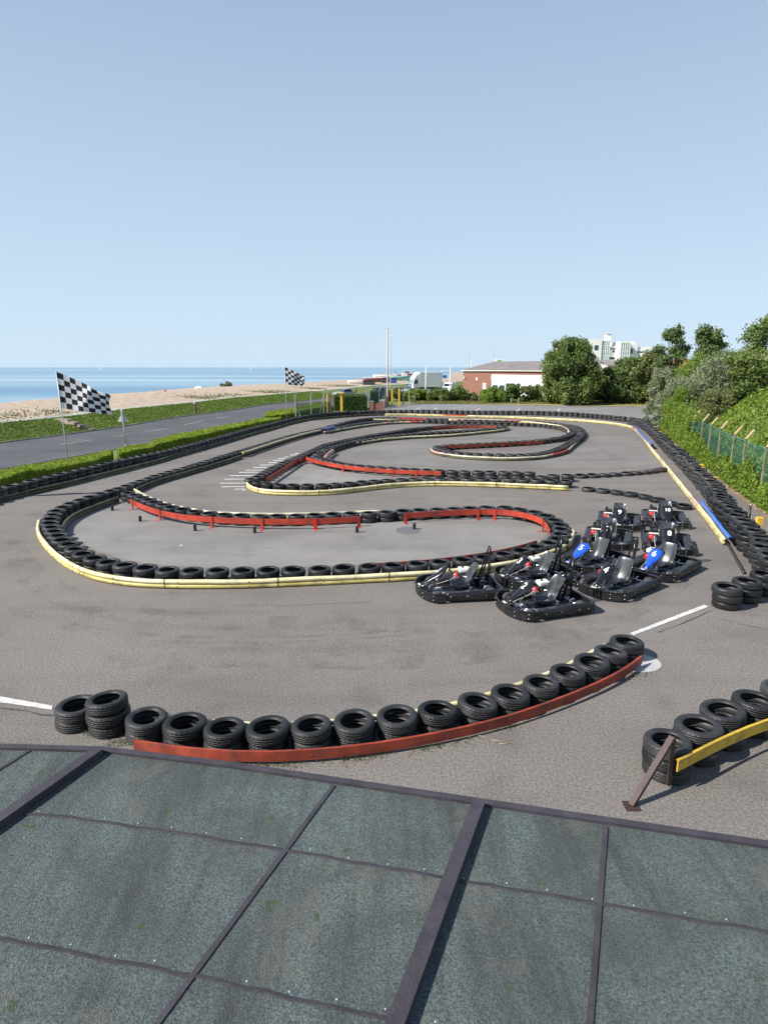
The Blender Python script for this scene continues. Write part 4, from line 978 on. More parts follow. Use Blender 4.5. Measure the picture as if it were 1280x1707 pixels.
def make_kart():
    root = empty('go_kart', (0,0,0))
    # chassis tray and tubes
    mb = MB(); mb.prism([(.86,-.16),(.86,.16),(.45,.30),(-.50,.36),(-.92,.40),(-.92,-.40),(-.50,-.36),(.45,-.30)], .045, .06); mb.build('floor_tray', M['tray'], root)
    mb = MB()
    for s in (-1,1):
        mb.tube([(.92,s*.18,.08),(.6,s*.24,.08),(.3,s*.33,.08),(-.3,s*.35,.08),(-.9,s*.33,.10)], .016, 8)
    mb.tube([(.80,-.24,.10),(.80,.24,.10)], .014, 8); mb.tube([(-.25,-.35,.08),(-.25,.35,.08)], .014, 8); mb.tube([(.25,-.34,.08),(.25,.34,.08)], .014, 8)
    mb.build('chassis', M['dark_steel'], root)
    # front bumper: thin curved wall with a rolled top
    path = [(.40,.70),(.52,.715),(.64,.70),(.76,.62),(.86,.50),(.935,.34),(.975,.17),(.985,0)]; path = path+[(x,-y) for x,y in path[-2::-1]]
    mb = MB(); mb.smooth = False
    pr = [(-.016,.055),(.016,.045),(.020,.15),(.014,.245),(.004,.265),(-.03,.262),(-.03,.235),(-.012,.22)]
    mb.sweep([Vector((x,y,0)) for x,y in path], pr); fb = mb.build('front_bumper', M['black_plastic'], root, bevel=.004)
    mb = MB()
    for (x,y,nx,ny) in ((.90,.43,.8,.6),(.90,-.43,.8,-.6),(.70,.67,.5,.85),(.70,-.67,.5,-.85)):
        for z in (.10,.20): mb.tube([(x+nx*.012,y+ny*.012,z),(x+nx*.032,y+ny*.032,z)], .012, 8)
    mb.build('rivets', M['alu'], fb)
    # straps in front
    mb = MB()
    for y in (.12,-.12): mb.bar((.975-.02,y,.05), (.988+.018,y,.27), .035, .008, up=(1,0,0))
    mb.build('strap', M['black_gloss'], root)
    # side pods
    for s in (-1,1):
        mb = MB()
        secs = [(.42,.10,.50,.70,.21),(.36,.06,.47,.715,.245),(.0,.06,.46,.715,.26),(-.40,.06,.47,.715,.285),(-.56,.06,.56,.715,.29),(-.96,.06,.60,.70,.28)]
        vs = []
        for (x,z0,yi,yo,zt) in secs:
            vs += [(x,s*yi,z0),(x,s*(yo-.03),z0),(x,s*yo,z0+.05),(x,s*yo,zt-.06),(x,s*(yo-.05),zt),(x,s*(yi+.03),zt-.025),(x,s*yi,zt-.06)]
        n = 7; fs = [(i*n+k,(i+1)*n+k,(i+1)*n+(k+1)%n,i*n+(k+1)%n) for i in range(len(secs)-1) for k in range(n)]
        fs += [tuple(range(n)), tuple((len(secs)-1)*n+k for k in range(n))[::-1]]
        mb.add(vs, fs); sp = mb.build('side_pod', M['black_plastic'], root, bevel=.010)
        mb = MB()
        for x in (.30,-.10,-.55,-.78): mb.tube([(x,s*.716,.17),(x,s*.724,.17)], .013, 8)
        mb.build('rivets', M['alu'], sp)
    mb = MB(); mb.sweep([Vector(p) for p in [(-.86,.70,0),(-.97,.64,0),(-1.0,.50,0),(-1.0,0,0),(-1.0,-.50,0),(-.97,-.64,0),(-.86,-.70,0)]], [(-.02,.06),(.02,.06),(.02,.27),(.0,.285),(-.06,.285),(-.06,.26),(-.02,.25)])
    mb.build('rear_bumper', M['black_plastic'], root, bevel=.005)
    # wheels
    for (x,y,r,wd) in ((.55,.53,.128,.115),(.55,-.53,.128,.115),(-.72,.50,.14,.18),(-.72,-.50,.14,.18)):
        mb = MB(); h = wd/2; s = 1 if y > 0 else -1
        Mx = Matrix.Translation((x,y,r)) @ Matrix.Rotation(R(90),4,'X')
        mb.lathe([(.07,-h*.85),(.075,-h),(r*.86,-h),(r*.97,-h*.8),(r,-h*.5),(r,h*.5),(r*.97,h*.8),(r*.86,h),(.075,h),(.07,h*.85)], 28, Mx, closed=True)
        wt = mb.build('tyre', M['kart_tyre'], None)
        wr = empty('wheel', (0,0,0)); wr.parent = root; wt.parent = wr
        mb = MB(); mb.lathe([(.001,-h*.3),(.03,-h*.3),(.035,-h*.1),(.062,-h*.35),(.071,-h*.9),(.071,h*.9),(.062,h*.35),(.035,h*.5),(.03,h*.75),(.001,h*.78)], 20, Mx)
        mb.build('rim', M['alu'], wr)
    mb = MB(); mb.tube([(-.72,-.5,.14),(-.72,.5,.14)], .016, 8); mb.build('rear_axle', M['chrome'], root)
    mb = MB(); mb = None
    for s in (-1,1):
        t_ = MB(); t_.tube([(.62,s*.10,.16),(.56,s*.44,.13)], .014, 6); t_.build('tie_rod', M['chrome'], root)
        t_ = MB(); t_.tube([(.55,s*.46,.128),(.52,s*.24,.09)], .020, 6); t_.build('stub_axle', M['chrome'], root)
    mb = MB(); mb.smooth = False
    for s in (-1,1):
        mb.bar((.66,s*.14,.07),(.70,s*.14,.22),.015); mb.bar((.70,s*.10,.22),(.70,s*.19,.22),.03,.05); mb.tube([(.80,s*.26,.11),(.72,s*.29,.13),(.66,s*.27,.11)], .013, 6)
    mb.build('pedals', M['alu'], root)
    for s in (-1,1):
        mb = MB(); mb.box(.34,.60,min(s*.06,s*.27),max(s*.06,s*.27),.064,.072); mb.build('foot_plate', M['checker'], root)
    mb = MB(); mb.box(.26,.42,.36,.50,.10,.15); mb.build('brake_unit', M['alu'], root, bevel=.01)
    mb = MB(); mb.box(.62,.72,-.09,.09,.08,.17); mb.build('steering_box', M['dark_steel'], root, bevel=.01)
    # seat
    st = make_seat().build('seat', M['seat'], root, recalc=False)
    so = st.modifiers.new('s','SOLIDIFY'); so.thickness = .012; sb = st.modifiers.new('b','SUBSURF'); sb.levels = 1; sb.render_levels = 1
    # steering
    mb = MB(); ctr = Vector((.17,0,.60)); ax = Vector((-.80,0,.60)).normalized(); e1 = Vector((0,1,0)); e2 = ax.cross(e1)
    mb.tube([ctr+(e1*math.cos(t)+e2*math.sin(t)*.85)*.15 for t in [2*math.pi*k/24 for k in range(24)]], .014, 8, closed=True)
    for a_ in (0,2.1,4.2): mb.tube([ctr, ctr+(e1*math.cos(a_)+e2*math.sin(a_)*.85)*.145], .009, 6)
    mb.tube([ctr+ax*.01, ctr-ax*.03], .035, 10); sw = mb.build('steering_wheel', M['black_gloss'], root)
    mb = MB(); mb.tube([ctr-ax*.03, Vector((.62,0,.15))], .012, 8); mb.build('column', M['chrome'], sw)
    # fairing with the number, pod under it
    mb = MB(); mb.smooth = True
    sec = [(.90,.05,.25,.02),(.76,.06,.33,.03),(.62,.10,.43,.04),(.50,.145,.52,.06),(.38,.17,.615,.065),(.30,.16,.665,.055),(.27,.11,.68,.02)]
    NV = 9; vs = []
    for (x,hw,z,bl) in sec:
        for j in range(NV):
            v = -1+2*j/(NV-1); vs.append((x, hw*v, z-bl*abs(v)**2.2))
    mb.add(vs, [(i*NV+j,(i+1)*NV+j,(i+1)*NV+j+1,i*NV+j+1) for i in range(len(sec)-1) for j in range(NV-1)])
    fa = mb.build('front_fairing', M['black_gloss'], root, recalc=False); so = fa.modifiers.new('s','SOLIDIFY'); so.thickness = .02
    mb = MB(); mb.tube([(.72,.10,.12),(.50,.13,.40),(.40,.13,.50)], .011, 6); mb.tube([(.72,-.10,.12),(.50,-.13,.40),(.40,-.13,.50)], .011, 6); mb.build('fairing_stay', M['dark_steel'], root)
    # bright bits: brake disc, sprocket, exhaust, fuel line, cables, clamps
    mb = MB(); mb.lathe([(.03,-.004),(.095,-.004),(.095,.004),(.03,.004)], 24, Matrix.Translation((-.72,.20,.14))@Matrix.Rotation(R(90),4,'X'), closed=True); mb.build('brake_disc', M['chrome'], root)
    mb = MB(); mb.lathe([(.03,-.004),(.085,-.004),(.085,.004),(.03,.004)], 24, Matrix.Translation((-.72,-.24,.14))@Matrix.Rotation(R(90),4,'X'), closed=True); mb.build('sprocket', M['alu'], root)
    mb = MB(); mb.tube([(-.30,-.29,.30),(-.22,-.22,.34),(-.42,-.20,.30),(-.62,-.24,.26),(-.80,-.30,.24)], .024, 8); mb.build('exhaust', M['alu'], root)
    mb = MB(); mb.tube([(.66,-.20,.12),(.40,-.34,.13),(.05,-.36,.22),(-.10,-.35,.36)], .006, 6); mb.build('throttle_cable', M['white_plastic'], root)
    mb = MB(); mb.tube([(.66,.20,.12),(.30,.36,.16),(-.30,.37,.14),(-.70,.24,.16)], .007, 6); mb.build('brake_line', M['chrome'], root)
    for y_ in (-.20,.20):
        mb = MB(); mb.box(-.33,-.27,y_-.05,y_+.05,.13,.22); mb.build('seat_bracket', M['alu'], root, bevel=.008)
    mb = MB(); mb.bar((.92,-.07,.262),(.92,.07,.262),.05,.012); mb.build('number_tab', M['white_plastic'], root)
    # engine on the right-hand side
    en = MB(); en.box(-.44,-.16,-.47,-.27,.10,.26)
    for k in range(6): en.box(-.40,-.20,-.485,-.27,.27+k*.018,.279+k*.018)
    en = en.build('engine', M['dark_steel'], root, bevel=.006)
    mb = MB(); mb.box(-.14,-.03,-.44,-.29,.16,.30); mb.tube([(-.06,-.36,.30),(-.02,-.36,.36)], .03, 8); mb.build('carburettor', M['alu'], en, bevel=.008)
    return root, en
kart0, eng0 = make_kart()
def add_tank(root, style):
    mb = MB()
    if style == 'white':
        mb.box(-.42,-.14,-.50,-.28,.40,.52); t = mb.build('fuel_tank', M['white_plastic'], root, bevel=.035)
        mb = MB(); mb.cyl((-.24,-.38,0), .03, .52, .545, 14); mb.build('filler_cap', M['dark_steel'], t)
        mb = MB(); mb.lathe([(.001,-.02),(.09,-.02),(.10,0),(.095,.05),(.05,.07),(.001,.07)], 18, Matrix.Translation((-.10,-.40,.30))@Matrix.Rotation(R(90),4,'Y')); mb.build('fan_cover', M['red_plastic'], root)
        mb = MB(); mb.box(-.52,-.38,-.34,-.20,.42,.50); mb.build('air_filter', M['black_plastic'], root, bevel=.02)
    else:
        mb = MB(); mb.box(-.52,-.26,-.50,-.26,.36,.50); t = mb.build('fuel_tank', M['black_plastic'], root, bevel=.03)
        mb = MB(); mb.box(-.245,-.215,-.53,-.23,.37,.41); mb.build('white_bar', M['white_plastic'], root, bevel=.006)
        mb = MB(); mb.lathe([(.001,-.02),(.075,-.02),(.085,0),(.08,.04),(.045,.06),(.001,.065)], 18, Matrix.Translation((-.10,-.44,.30))@Matrix.Rotation(R(80),4,'Y')); mb.build('fan_cover', M['red_plastic'], root)
        mb = MB(); mb.cyl((-.46,-.44,0), .04, .48, .56, 12); mb.build('air_filter', M['black_plastic'], root)
def add_hoop(root):
    mb = MB(); base = Vector((-.50,0,.12)); top = Vector((-.80,0,1.08))
    pts = []; hw = .075
    for k in range(13):
        t = k/12*math.pi; pts.append(top+Vector((0, math.cos(t)*hw, math.sin(t)*hw)))
    loop = [Vector((-.50,hw,.12))]+pts+[Vector((-.50,-hw,.12))]
    mb.tube(loop, .024, 8); mb.tube([top+Vector((0,0,.07)), Vector((-.80,0,.10))], .024, 8)
    mb.build('rear_hoop', M['black_gloss'], root)
def place_kart(k, num, px, py, head, blue=False, style='white', hoop=True, label=''):
    k = kart0 if k is None else k
    head = R(head); q = P(px,py,.28); d = Vector((math.cos(head),math.sin(head),0)); c = Vector((q.x,q.y,0))-d*.82
    k.location = c; k.rotation_euler = (0,0,head); tag(k, label, 'go-kart', 'parked go-karts')
    fa = [o for o in k.children if o.name.startswith('front_fairing')][0]
    if blue:
        fa.data = fa.data.copy(); fa.data.materials[0] = M['kart_blue']; fa['label'] = 'blue front fairing with a white number'
    add_tank(k, style)
    if hoop: add_hoop(k)
    cu = bpy.data.curves.new('number', 'FONT'); cu.body = num; cu.size = .25 if len(num) == 1 else .19; cu.align_x = 'CENTER'; cu.align_y = 'CENTER'
    cu.extrude = .002; cu.offset = .004; cu.materials.append(M['number'])
    tmp_ = bpy.data.objects.new('n', cu); COL.objects.link(tmp_); bpy.context.view_layer.update(); me_ = bpy.data.meshes.new_from_object(tmp_); bpy.data.objects.remove(tmp_); t = bpy.data.objects.new('number', me_); COL.objects.link(t); t.parent = fa
    # text lies on the fairing, its top towards the steering wheel
    up = Vector((-.12,0,.10)).normalized(); nrm_ = Vector((.10,0,.12)).normalized(); xr = up.cross(nrm_)
    Mx = Matrix((xr, up, nrm_)).transposed().to_4x4(); Mx.translation = Vector((.43,0,.572))+nrm_*.026
    t.matrix_local = Mx
    return k
KARTS = [('1',705.6,972.5,187,False,'white',True,'black go-kart number 1, leftmost, beside the near yellow rail'),
 ('2',848,1001.7,198,False,'white',True,'black go-kart number 2, nearest of the parked karts'),
 ('3',843.8,957.5,201,False,'white',True,'black go-kart number 3 between karts 1, 2 and 5'),
 ('4',993.8,976,219,False,'bar',True,'black go-kart number 4, nose towards kart 2'),
 ('5',951.8,935,213,True,'bar',True,'black go-kart with a blue fairing numbered 5, beside the tyre bend'),
 ('6',1077.4,947,222,True,'white',True,'black go-kart with a blue fairing numbered 6, below kart 8'),
 ('7',1011,903,248,False,'bar',False,'black go-kart number 7 in front of kart 9'),
 ('8',1115.7,911.6,250,False,'bar',False,'black go-kart number 8 in front of kart 10'),
 ('9',1031.4,872.8,249,False,'bar',False,'black go-kart number 9 at the back left of the group'),
 ('10',1113,868.7,252,False,'bar',False,'black go-kart number 10 at the back right of the group')]
copies = [None]+[copy_tree(kart0) for _ in KARTS[1:]]
for k, a_ in zip(copies, KARTS): place_kart(k, a_[0], a_[1], a_[2], a_[3], a_[4], a_[5], a_[6], a_[7])

# ---------------------------------------------------------------- flags and sign
def flag(base, top_z, lean, fw, fh, label, seedv, cols, rows, droop=.32, yaw=0.15):
    root = empty('flagpole', base, 0, label, 'flagpole', 'chequered flags on poles')
    H = top_z; mb = MB(); mb.tube([(0,0,0),(lean*.5,0,H*.5),(lean,0,H)], [.036,.032,.022], 8); mb.build('pole', M['galv'], root)
    mb = MB(); mb.cyl((0,0,0), .06, 0, .12, 12); mb.build('pole_socket', M['concrete'], root)
    me_v = []; me_f = []; uvs = []; NU, NVv = 48, 18
    for i in range(NU+1):
        u = i/NU
        for j in range(NVv+1):
            v = j/NVv   # 0 top
            x = fw*(u-.10*u*u*u); shrink = 1-.46*u**1.15
            z = -fh*v*shrink - droop*fw*u**1.05
            y = .20*math.sin(u*7+seedv+v*1.2)*u + .20*math.sin(u*15+v*5+seedv)*u**2 + yaw*x
            x += .05*math.sin(u*14+v*3)*u
            me_v.append((lean+.015+x, y, H-.04+z)); uvs.append((u*cols*.9999+1e-4, (1-v)*rows*.9999+1e-4))
    for i in range(NU):
        for j in range(NVv): me_f.append((i*(NVv+1)+j,(i+1)*(NVv+1)+j,(i+1)*(NVv+1)+j+1,i*(NVv+1)+j+1))
    me = bpy.data.meshes.new('flag_cloth'); me.from_pydata(me_v, [], me_f); uvl = me.uv_layers.new(name='UVMap')
    for p in me.polygons:
        p.use_smooth = True
        for li in p.loop_indices: uvl.data[li].uv = uvs[me.loops[li].vertex_index]
    me.materials.append(M['flag']); o = bpy.data.objects.new('flag_cloth', me); COL.objects.link(o); o.parent = root
    return root
b1 = P(116,784.5,.3); b1.z = 0
flag(b1, 5.22, -.10, 2.5, 1.74, 'tall grey pole flying a large chequered flag beside the near hedge', 0.5, 9, 6, .47)
b2 = P(478.3,701,.3); b2.z = 0
flag(b2, 5.45, -.03, 2.0, 1.62, 'thin pole flying a smaller chequered flag before the far hedge', 2.2, 7, 6, .45)
flag(Vector((-19.6,24.6,0)), 5.4, 0, 2.4, 1.7, 'third chequered flag on a pole just beyond the left edge', 1.4, 9, 6, .28)
# triangular sign seen from behind
q = Vector((GX(198.5,37.5),37.5,0)); root = empty('road_sign', q, 0, 'triangular road sign seen from behind on a grey post', 'road sign')
mb = MB(); mb.cyl((.08,0,0), .055, 0, .9, 12); mb.tube([(.08,0,.9),(0,0,2.98)], .038, 10); mb.build('post', M['galv'], root)
mb = MB(); mb.prism([(-.32,0),(.32,0),(0,.58)], -.01,.01, Matrix.Translation((0,.06,2.22))@Matrix.Rotation(R(90),4,'X')); mb.build('sign_plate', M['sign_back'], root, bevel=.004)
mb = MB(); mb.box(-.05,.05,-.04,.04,2.25,2.85); mb.build('lamp_box', M['galv'], root)

# ---------------------------------------------------------------- hedges
def hedge(name, front, back, h, label, group, m='hedge', n=9000, leaf=.045):
    """clipped hedge between two lines on the ground (front faces the track)"""
    F = walk(front, .8); B = resample(back, len(F))
    N = len(F); ev = []; ef = []
    for a_, b_ in zip(F, B):
        ins = (b_-a_)*.08
        for q in (a_+ins, b_-ins): ev.append((q.x,q.y,-.02)); ev.append((q.x,q.y,h-.07))
    for i in range(N-1):
        a0 = 4*i; b0 = 4*(i+1)
        ef += [(a0,b0,b0+1,a0+1),(a0+1,b0+1,b0+3,a0+3),(a0+2,b0+2,b0+3,a0+3)]
    ef += [(0,1,3,2),(4*(N-1),4*(N-1)+1,4*(N-1)+3,4*(N-1)+2)]
    pts = []; nr = []
    for k in range(n):
        t = random.random()*(N-1); i = min(N-2,int(t)); f = t-i; a_ = F[i].lerp(F[i+1], f); b_ = B[i].lerp(B[i+1], f)
        r_ = random.random(); dirn = (b_-a_).normalized(); bump = .03*math.sin(a_.x*1.1+a_.y*.7)+.02*math.sin(a_.y*2.3)
        if r_ < .5: q = a_.lerp(b_, random.random()); q.z = h+bump+random.gauss(0,.025); nn = (0,0,1)
        elif r_ < .85: q = a_+dirn*random.gauss(0,.03); q.z = random.random()**.8*(h+bump); nn = tuple(-dirn)
        else: q = b_-dirn*random.gauss(0,.03); q.z = random.random()*(h+bump); nn = tuple(dirn)
        pts.append(tuple(q)); nr.append(nn)
    for e, (A_, B_) in enumerate(((F[0],B[0]),(F[-1],B[-1]))):
        d = (F[1]-F[0]).normalized()*(-1 if e == 0 else 1)
        for k in range(int(n*.05)): q = A_.lerp(B_, random.random())+d*random.gauss(0,.03); q.z = random.random()*h; pts.append(tuple(q)); nr.append(tuple(d))
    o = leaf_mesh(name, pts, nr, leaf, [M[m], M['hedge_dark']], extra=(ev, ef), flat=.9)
    return tag(o, label, 'hedge', group)
def HL(pix, z): 
    out = [P(x,y,z) for x,y in pix]
    for p in out: p.z = 0
    return out
HG = 'low clipped hedges by the road'
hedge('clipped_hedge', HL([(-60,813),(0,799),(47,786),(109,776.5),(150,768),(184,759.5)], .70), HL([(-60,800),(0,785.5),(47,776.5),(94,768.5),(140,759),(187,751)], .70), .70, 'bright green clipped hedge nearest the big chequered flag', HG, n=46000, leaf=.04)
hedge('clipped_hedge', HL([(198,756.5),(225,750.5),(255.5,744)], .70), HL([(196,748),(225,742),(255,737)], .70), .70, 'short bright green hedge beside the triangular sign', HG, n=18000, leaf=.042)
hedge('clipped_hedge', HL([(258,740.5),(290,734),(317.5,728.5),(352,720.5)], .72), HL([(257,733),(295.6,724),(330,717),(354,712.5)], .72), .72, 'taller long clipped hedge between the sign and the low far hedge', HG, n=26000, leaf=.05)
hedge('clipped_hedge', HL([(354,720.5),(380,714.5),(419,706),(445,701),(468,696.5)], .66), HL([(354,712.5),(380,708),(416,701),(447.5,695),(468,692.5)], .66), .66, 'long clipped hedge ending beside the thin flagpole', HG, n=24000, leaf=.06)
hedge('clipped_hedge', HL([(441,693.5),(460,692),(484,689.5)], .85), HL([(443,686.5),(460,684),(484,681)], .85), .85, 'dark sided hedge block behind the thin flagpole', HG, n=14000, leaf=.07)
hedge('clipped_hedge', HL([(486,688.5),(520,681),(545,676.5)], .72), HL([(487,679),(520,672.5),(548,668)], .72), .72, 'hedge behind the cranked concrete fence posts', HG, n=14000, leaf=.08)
# tall hedge by the entrance
def tall_hedge(pxa, pxb, Yf, Yb, h, label, group, n=16000, m='bighedge', leaf=.10):
    F = [Vector((GX(pxa,Yf),Yf,0)),Vector((GX(pxb,Yf),Yf+1,0))]; B = [Vector((GX(pxa,Yb),Yb,0)),Vector((GX(pxb,Yb),Yb,0))]
    return hedge('tall_hedge', F, B, h, label, group, m, n, leaf)
tall_hedge(557,610,80,86,1.78,'tall square dark green hedge behind the capped yellow post','tall hedges by the entrance', 24000)
tall_hedge(617,634,88,92,2.0,'dark hedge behind green netting beside the brick pillars','tall hedges by the entrance', 9000)
# shrubbery along the car park
def bush(pxc, base_y, wpx, top_y, m, label, group, n, leaf, nb=14, depth=1.6, seed=1, kind='bush'):
    Y = P(pxc, base_y).y; c = Vector((GX(pxc,Y),Y,0)); wd = abs(GX(pxc+wpx/2,Y)-GX(pxc-wpx/2,Y))/2; h = PD(pxc,top_y,Y).z
    rs = np.random.RandomState(seed); blobs = []
    for i in range(nb):
        u = rs.uniform(-1,1); v = rs.uniform(-1,1); br = min(wd, h)*rs.uniform(.22,.42)
        hh = h*(1-.35*abs(u)**2)*rs.uniform(.35,1)-br*.7; blobs.append((u*(wd-br*.6), v*depth, max(br*.5,hh), br*1.1, br*1.1, br))
    root = empty('bush', c, 0, label, 'bush', group)
    pts, nr = blob_points(blobs, n, .4); k = pts[:,2] > 0; leaf_mesh('foliage', pts[k], nr[k], leaf, M[m], root, flat=.5)
    tb = MB()
    for i in range(5): b_ = blobs[i]; tb.tube([(b_[0]*.3,b_[1]*.3,-.1),(b_[0]*.7,b_[1]*.7,b_[2]*.5),(b_[0],b_[1],b_[2])], [.05,.035,.015], 5)
    tb.build('stems', M['bark'], root)
    return root
BG = 'bushes along the car park verge'
bush(658,668,34,646,'leaf_b','dark bush behind the pair of yellow posts',BG,5000,.16,seed=21)
bush(694,668,40,645,'leaf_e','broad bush left of the wooden stakes by the blue sign',BG,7000,.16,seed=22)
bush(727,668.5,40,643,'leaf_a','rounded bush in front of the lorry',BG,8000,.16,seed=23)
bush(760,668.5,44,642,'leaf_a','rounded bush in front of the white van',BG,8000,.16,seed=24)
bush(790,668.5,28,655,'leaf_d','low scrubby bush before the brick gable',BG,4000,.14,seed=25)
bush(822,671,50,645,'leaf_e','bright leafy bush below the white shopfront',BG,9000,.16,seed=26)
bush(855,671,36,637,'leaf_a','tall leafy bush before the white shopfront',BG,8000,.16,seed=27)
bush(886,670,34,638,'leaf_d','brownish leaning shrub beside the big tree',BG,6000,.14,seed=28)
bush(905,671,40,662,'leaf_b','low dark hedge clump under the shopfront fence',BG,5000,.14,seed=29)
add_tree('leafy_tree', P(951,673.5), 9.3, 4.5, M['leaf_a'], 'big rounded leafy tree standing before the white apartment block', 'tree', 62000, .17, trunk_h=1.0, seed=4, nblob=70, low=.06, blob_r=.31)
add_tree('leafy_tree', P(1022,672), 5.4, 3.4, M['leaf_b'], 'dark leafy tree right of the big tree, in front of the brick building end', 'tree', 22000, .17, trunk_h=1.2, seed=8, nblob=26, group='trees behind the far bend')
add_tree('leafy_tree', P(1054,672), 6.7, 4.2, M['leaf_a'], 'broad leafy tree below the white apartment block', 'tree', 34000, .17, trunk_h=1.6, seed=5, nblob=34, group='trees behind the far bend')
add_tree('leafy_tree', Vector((GX(1086,86),86,0)), 7.3, 3.0, M['leaf_d'], 'reddish-tinged tree right of the apartment block', 'tree', 20000, .16, trunk_h=2, seed=6, nblob=24, group='trees behind the far bend')
add_tree('slender_tree', Vector((GX(1113,82),82,0)), 10.3, 2.3, M['leaf_b'], 'slender open-crowned tree left of the twin-topped tree', 'tree', 9000, .15, trunk_h=4, seed=9, nblob=24, blob_r=.28, group='trees on the right skyline', low=.35)
add_tree('slender_tree', Vector((GX(1168,74),74,0)), 9.9, 2.2, M['leaf_b'], 'tall open-crowned tree on the right skyline, left of its twin', 'tree', 8500, .14, trunk_h=4, seed=12, nblob=22, blob_r=.28, group='trees on the right skyline', low=.35)
add_tree('slender_tree', Vector((GX(1190,76),76,0)), 9.6, 2.2, M['leaf_a'], 'tall open-crowned tree on the right skyline beside the bare ridge', 'tree', 9000, .14, trunk_h=4, seed=14, nblob=22, blob_r=.28, group='trees on the right skyline', low=.35)
add_tree('leafy_tree', Vector((GX(1276,44),44,2.2)), 6.6, 2.3, M['leaf_a'], 'tree cut by the right edge of the picture', 'tree', 16000, .10, trunk_h=2, seed=16, nblob=30, blob_r=.26)

# ---------------------------------------------------------------- right bank, fence, ivy
fl = [Vector((p.x,p.y,0)) for p in fence_line]
FLN = walk(fl, 1.0)
def side_dir(i):
    d = FLN[min(i+1,len(FLN)-1)]-FLN[max(i-1,0)]; d.normalize(); s = Vector((-d.y,d.x,0))
    return s if s.x > 0 else -s
def bank_z(s, y):
    top = 3.1+1.5*min(1,max(0,(y-22)/22)); t = max(0,min(1,(s-.2)/5.6)); 
    return top*(t*t*(3-2*t))*1.0+.25*math.sin(s*1.3+y*.4)*min(1,s*.4)+ (.06*(s-9) if s > 9 else 0)
mb = MB(); mb.smooth = True; SS = [0,.4,1,1.8,2.8,4,5.2,6.5,8,10,13,17,22,30,45]; vs = []
for i, p in enumerate(FLN):
    sd_ = side_dir(i)
    for s in SS: q = p+sd_*(s+.15); vs.append((q.x,q.y,bank_z(s,q.y)-.05 if s > 0 else -.05))
ns = len(SS); mb.add(vs, [(i*ns+k,(i+1)*ns+k,(i+1)*ns+k+1,i*ns+k+1) for i in range(len(FLN)-1) for k in range(ns-1)])
o = mb.build('hill', M['grass'], recalc=False)
if o.data.polygons[0].normal.z < 0: o.data.flip_normals()
o['kind'] = 'structure'
pts = []; nr = []
for k in range(75000):
    t = random.random()**.8; i = int((1-t)*0+random.random()*(len(FLN)-1)); p = FLN[i].lerp(FLN[min(i+1,len(FLN)-1)], random.random()); s = random.uniform(.3,11); q = p+side_dir(i)*(s+.15)
    cl_ = max(0, math.sin(q.x*1.9+math.sin(q.y))*math.sin(q.y*1.3+q.x*.7))*1.8+.15
    pts.append((q.x,q.y,bank_z(s,q.y)+random.random()**2*(.15+.45*cl_))); nr.append((0,0,1))
o = leaf_mesh('undergrowth', pts, nr, .11, M['leaf_e'], flat=.2); tag(o, 'thick green undergrowth covering the bank behind the green fence', 'undergrowth', None, 'stuff')

root = empty('boundary_fence', (0,0,0), 0, 'green netted fence on cranked concrete posts along the right side', 'fence')
net = MB(); tp = MB(); Lp = walk(fl[1:], .5)
def fence_base(px):
    return min(Lp, key=lambda p: abs(640+FPX*p.x/(p.y*math.cos(PITCH)+CAM_H*math.sin(PITCH))-px))
def pxof(p, z): return 640+FPX*p.x/(p.y*math.cos(PITCH)+(CAM_H-z)*math.sin(PITCH))
post_px = [1117,1144,1158,1171.5,1185,1202.5,1227,1246.5,1279,1330,1400]
base_pts = []
for px in post_px:
    q = min(Lp, key=lambda p: abs(pxof(p,2.3)-px)); base_pts.append(q)
for q in base_pts:
    mb = MB(); mb.bar(q, q+Vector((0,0,2.3)), .09, .09); mb.build('post', M['mossy_concrete'], root)
    mb = MB(); mb.bar(q+Vector((0,0,2.28)), q+Vector((.32,.02,2.68)), .085, .08); mb.build('cranked_top', M['lichen'], root)
for i in range(len(Lp)-1):
    a_, b_ = Lp[i]+Vector((.07,0,0)), Lp[i+1]+Vector((.07,0,0)); w1 = .02*math.sin(i*1.1); w2 = .02*math.sin((i+1)*1.1)
    net.add([a_+Vector((0,0,.02)), b_+Vector((0,0,.02)), b_+Vector((0,0,2.15+w2)), a_+Vector((0,0,2.15+w1))], [(0,1,2,3)])
net.build('netting', M['net'], root, recalc=False)
tp.tube([p+Vector((.03,0,2.16+.02*math.sin(i*1.1))) for i, p in enumerate(Lp)], .018, 6); tp.build('top_band', mat('turquoise_band', (.05,.22,.24), .5, .1, 3), root)
# ivy hangs on the fence in vertical swathes
pts = []; nr = []
for k in range(95000):
    i = random.random()*(len(Lp)-1); ii = int(i); p = Lp[ii].lerp(Lp[ii+1], i-ii); yy = p.y
    cover = .66+.22*math.sin(yy*.9)+.22*math.sin(yy*3.3+1)+.26*math.sin(yy*7.1)*random.random()+random.gauss(0,.12)
    far = max(0,min(1,(yy-36)/8)); hmax = 2.3*max(.10, min(1.08, cover*(.42+.65*far)))
    if yy < 29: hmax = 2.3*max(.10,min(.7,.30+.20*math.sin(yy*1.7+.5)+.15*math.sin(yy*6)+random.gauss(0,.12)))
    z = random.random()**1.25*hmax + (random.random()*.12)
    d = random.gauss(0,.07)-.05-.10*(1-z/2.6); pts.append((p.x+d,p.y+random.gauss(0,.05),z)); nr.append((-1,-.2,.3))
for k in range(15000):
    i = random.random()*(len(Lp)-1); ii = int(i); p = Lp[ii].lerp(Lp[ii+1], i-ii)
    if p.y > 39: pts.append((p.x+random.gauss(.15,.2),p.y,2.0+abs(random.gauss(.0,.35)))); nr.append((-1,0,.5))
